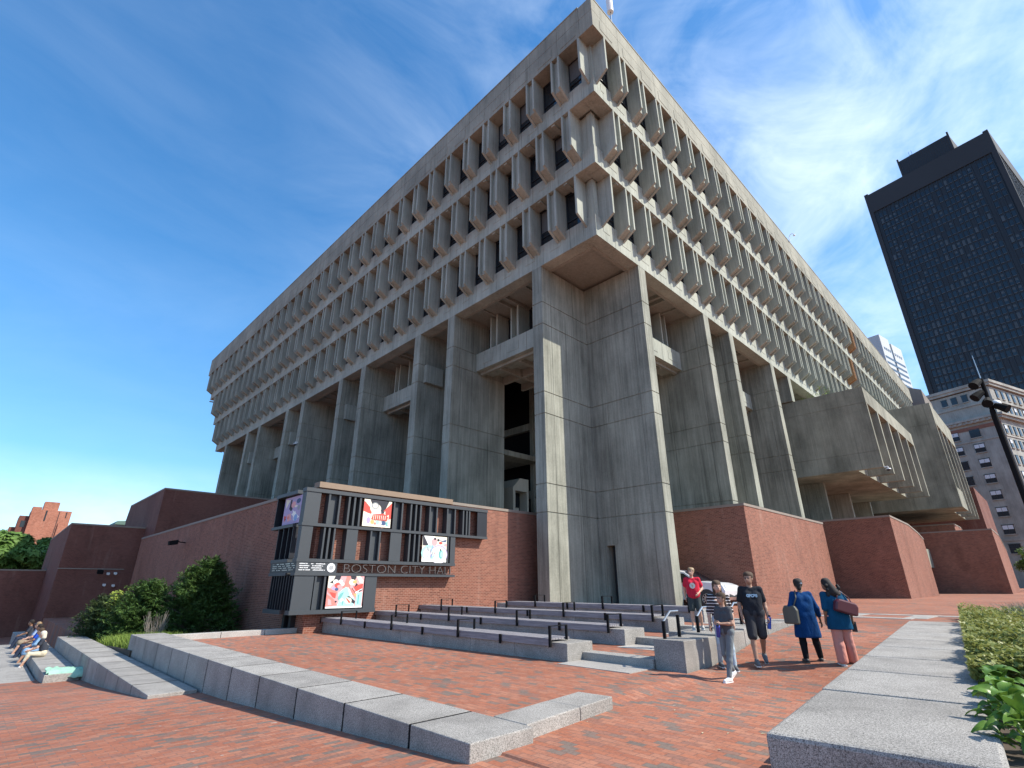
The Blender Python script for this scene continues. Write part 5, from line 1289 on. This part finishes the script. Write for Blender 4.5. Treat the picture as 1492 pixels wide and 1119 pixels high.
# seated people on the far granite wall: they face away from the hall (-X)
def sitter(y,h,label,tops,bottoms,skin,hair,style,lean=.1,shoe=sneak,zoff=0,x=-17.86,yaw_=270,arms=0,cap=None):
    zs=-2.44+zoff; s=h/1.75
    L=lean; J=dict(hipL=(-.10,0,.11),hipR=(.10,0,.11),kneeL=(-.12,.42,.14),kneeR=(.12,.42,.14),ankL=(-.12,.58,-.30),ankR=(.12,.52,-.30),
      chest=(0,L*.7,.46),neck=(0,L*1.1,.64),shL=(-.18,L*1.05,.60),shR=(.18,L*1.05,.60),elL=(-.22,L+.12,.36),elR=(.22,L+.12,.36),wrL=(-.10,L+.32,.26),wrR=(.10,L+.32,.26),head=(0,L*1.25+.03,.80),turn=15)
    e=person((x,y,zs),yaw_,h,label,J,tops+bottoms,skin=skin,hair=hair,hairstyle=style,shoe=shoe)
    if cap: 
        b=MB(); c=e['hd']; b.sphere(tuple(c+V3(0,-.01,.065)),.092,.10,.06); b.box(c[0]-.06,c[0]+.06,c[1]+.06,c[1]+.15,c[2]+.055,c[2]+.065); b.build('cap',cap,e['root'],smooth=False)
    return e
lt=cloth('light_blue_cotton',(.20,.33,.50)); lt2=cloth('washed_blue_cotton',(.30,.38,.52)); rb=cloth('bright_blue_cotton',(.02,.07,.42)); dk=cloth('navy_cotton',(.04,.045,.06)); crm=cloth('cream_cotton',(.60,.52,.38)); kh=cloth('khaki_cotton',(.26,.21,.15)); nv=cloth('dark_denim',(.03,.04,.07)); 
sitter(13.6,1.62,'white haired woman in a dark top and cream trousers seated nearest on the granite wall',[top(dk,hem=.05,sleeve=.6)],[pants(crm,1.5,.012)],SK,HW,'bob',.12,wsneak)
sitter(15.0,1.68,'brown haired woman in a light blue shirt seated second along the granite wall',[top(lt,hem=.05,sleeve=1.3)],[pants(lt,1.2,.03,.02)],SK3,HBr,'short',.10)
sitter(17.2,1.74,'man in a bright blue shirt seated third along the granite wall',[top(rb,hem=.05,sleeve=.7)],[pants(nv,1.9,.014)],SK2,HB,'short',.02,dshoe)
sitter(18.9,1.76,'man in a cap, pale blue shirt and khaki shorts seated on the granite wall',[top(lt2,hem=.05,sleeve=.7)],[pants(kh,1.0,.02,.02)],SK,HG,'short',-.02,cap=M['blind'])
sitter(21.6,1.72,'person in a dark top seated fifth on the granite wall at the left picture edge',[top(dk,hem=.05,sleeve=.7)],[pants(nv,1.9,.014)],SK2,HB,'short',.05,dshoe)
e=sitter(52.2,1.64,'distant woman in a red dress sitting low before the dark brick wall',[top(cloth('dark_red_cotton',(.35,.02,.02)),hem=.05,sleeve=.4,name='dress')],[pants(cloth('dark_red_skirt',(.33,.02,.02)),.9,.02,name='skirt')],SK3,HB,'long',.05,dshoe,zoff=-1.45,x=-14.85,yaw_=230)
person((-13.75,51.2,-4.28),200,1.5,'tiny distant figure in black standing before the dark brick wall',{},[top(dk,hem=.84,sleeve=1.5),pants(leg,2.0,.01)],skin=SK2,hair=HB,shoe=dshoe)
# low block the distant woman sits on
o=empty('low_stone_seat',(-14.6,52.3,-4.4),0,'low dark stone seat under the distant woman in red','seat'); b=MB(); b.box(-.5,.6,-.4,.8,-.6,.5); b.build('seat_block',M['gran'],o,bevel=.02); b=MB(); b.box(-.55,.65,-.45,.85,-.7,-.3); b.build('plinth',M['gran'],o,bevel=.02)
# crumpled green sheet on the end of the third wall
gs=cloth('mint_fabric',(.30,.52,.40),.12); b=MB(); n=16
for i in range(n+1):
    for jx in range(n+1):
        u,v=i/n,jx/n; x=-18.12+.98*u; y=7.96+.75*v+.12*math.sin(5*u); z=-2.42+.05+.10*abs(noise.noise(Vector((u*5,v*6,1.3))))+.06*noise.noise(Vector((u*11,v*9,4)))
        if v<.22: z-= (.22-v)*.9
        b.v.append((x,y,z))
for i in range(n):
    for jx in range(n):
        if abs(i/n-.5)+abs(jx/n-.5)<.88: b.f.append((i*(n+1)+jx,(i+1)*(n+1)+jx,(i+1)*(n+1)+jx+1,i*(n+1)+jx+1)); b.m.append(0)
o=b.build('crumpled_sheet',gs,smooth=True,fixn=False); tag(o,'crumpled mint green cloth left on the low end of the third granite wall','cloth'); md=o.modifiers.new('thick','SOLIDIFY'); md.thickness=.012

# ------------------------------------------------------------ white car behind the corner pier, nose towards the plaza (-Y)
car=empty('parked_car',(6.45,.35,-1.02),0,'white sport utility car parked between the corner pier and the brick wall','car')
paint=NT('white_car_paint'); paint.b.inputs['Coat Weight'].default_value=.6; cp=paint.out((.70,.71,.73),.35)
prof=[(-2.30,.45),(-2.36,.75),(-2.25,.98),(-1.95,1.08),(-1.05,1.16),(-.25,1.62),(.2,1.70),(1.5,1.68),(2.1,1.35),(2.32,1.05),(2.36,.5),(2.2,.32),(-2.1,.30)]
b=MB(); 
secs=[(-.93,.0,.94),(-.90,.0,1.0),(-.55,.03,1.02),(0,.04,1.03),(.55,.03,1.02),(.90,0,1.0),(.93,0,.94)]
vs=[];fs=[];n=len(prof)
for x,dz,sc in secs:
    for y,z in prof:
        xx=x*(1-.22*max(0,(z-1.1))/.6) ; vs.append((xx,y*(sc if abs(y)>2 else 1),z+(dz if z>1 else 0)))
for i in range(len(secs)-1):
    for k in range(n): fs.append((i*n+k,i*n+(k+1)%n,(i+1)*n+(k+1)%n,(i+1)*n+k))
fs+= [tuple(range(n)),tuple(range(len(vs)-1,len(vs)-n-1,-1))]
b.add(vs,fs); bo=b.build('body',cp,car,bevel=.03)
b=MB()
for s in (-1,1):
    x=s*.86; b.add([(s*.925,-.95,1.12),(s*.80,-.22,1.56),(s*.79,1.35,1.58),(s*.87,1.95,1.28),(s*.93,1.9,1.12)],[(0,1,2,3,4)])
b.add([(-.80,-1.12,1.165),(.80,-1.12,1.165),(.68,-.27,1.665),(-.68,-.27,1.665)],[(0,1,2,3)])
b.build('side_glass',M['glass'],car,fixn=False)
for s in (-1,1):
    for y in (-1.42,1.42):
        b=MB(); b.tube([(s*.70,y,.36),(s*.945,y,.36)],.365,28); ty=b.build('tyre',M['frame'],car)
        b=MB(); b.tube([(s*.90,y,.36),(s*.95,y,.36)],.235,24); b.build('wheel_disc',M['metal'],ty)
        b=MB()
        for k in range(10):
            a=k*.628; b.add([(s*.956,y+.04*math.cos(a+1.2),.36+.04*math.sin(a+1.2)),(s*.956,y+.04*math.cos(a-1.2),.36+.04*math.sin(a-1.2)),(s*.956,y+.23*math.cos(a-.07),.36+.23*math.sin(a-.07)),(s*.956,y+.23*math.cos(a+.07),.36+.23*math.sin(a+.07))],[(0,1,2,3)])
        b.tube([(s*.95,y+.235*math.cos(a),.36+.235*math.sin(a)) for a in np.linspace(0,6.283,25)],.014,5,cap=False); b.build('rim',M['steel'],ty,fixn=False)
        b=MB(); pl=[(y-.46,.30)]+[(y+.455*math.cos(a),.36+.455*math.sin(a)) for a in np.linspace(math.pi,0,13)]+[(y+.46,.30)]
        b.prism(pl,0,min(s*.90,s*.934),max(s*.90,s*.934)); b.build('wheel_arch',M['frame'],car)
for s in (-1,1):
    b=MB(); b.add([(s*.935,-1.98,.86),(s*.935,-1.75,1.0),(s*.72,-2.30,.98),(s*.70,-2.36,.80),(s*.88,-2.27,.80)],[(0,1,2,4),(4,2,3)]); b.build('headlight',M['glass'],car,fixn=False)
    b=MB(); b.add([(s*.94,-1.95,.88),(s*.94,-1.84,.95),(s*.90,-2.16,.93),(s*.90,-2.2,.88)],[(0,1,2,3)]); b.build('lamp_strip',M['white'],car,fixn=False)
b=MB(); b.box(-.5,.5,-2.38,-2.34,.45,.72); b.build('grille',M['frame'],car)
for s in (-1,1):
    b=MB(); b.sphere((s*1.0,-.75,1.15),.10,.07,.08); b.build('wing_mirror',cp,car,smooth=True)
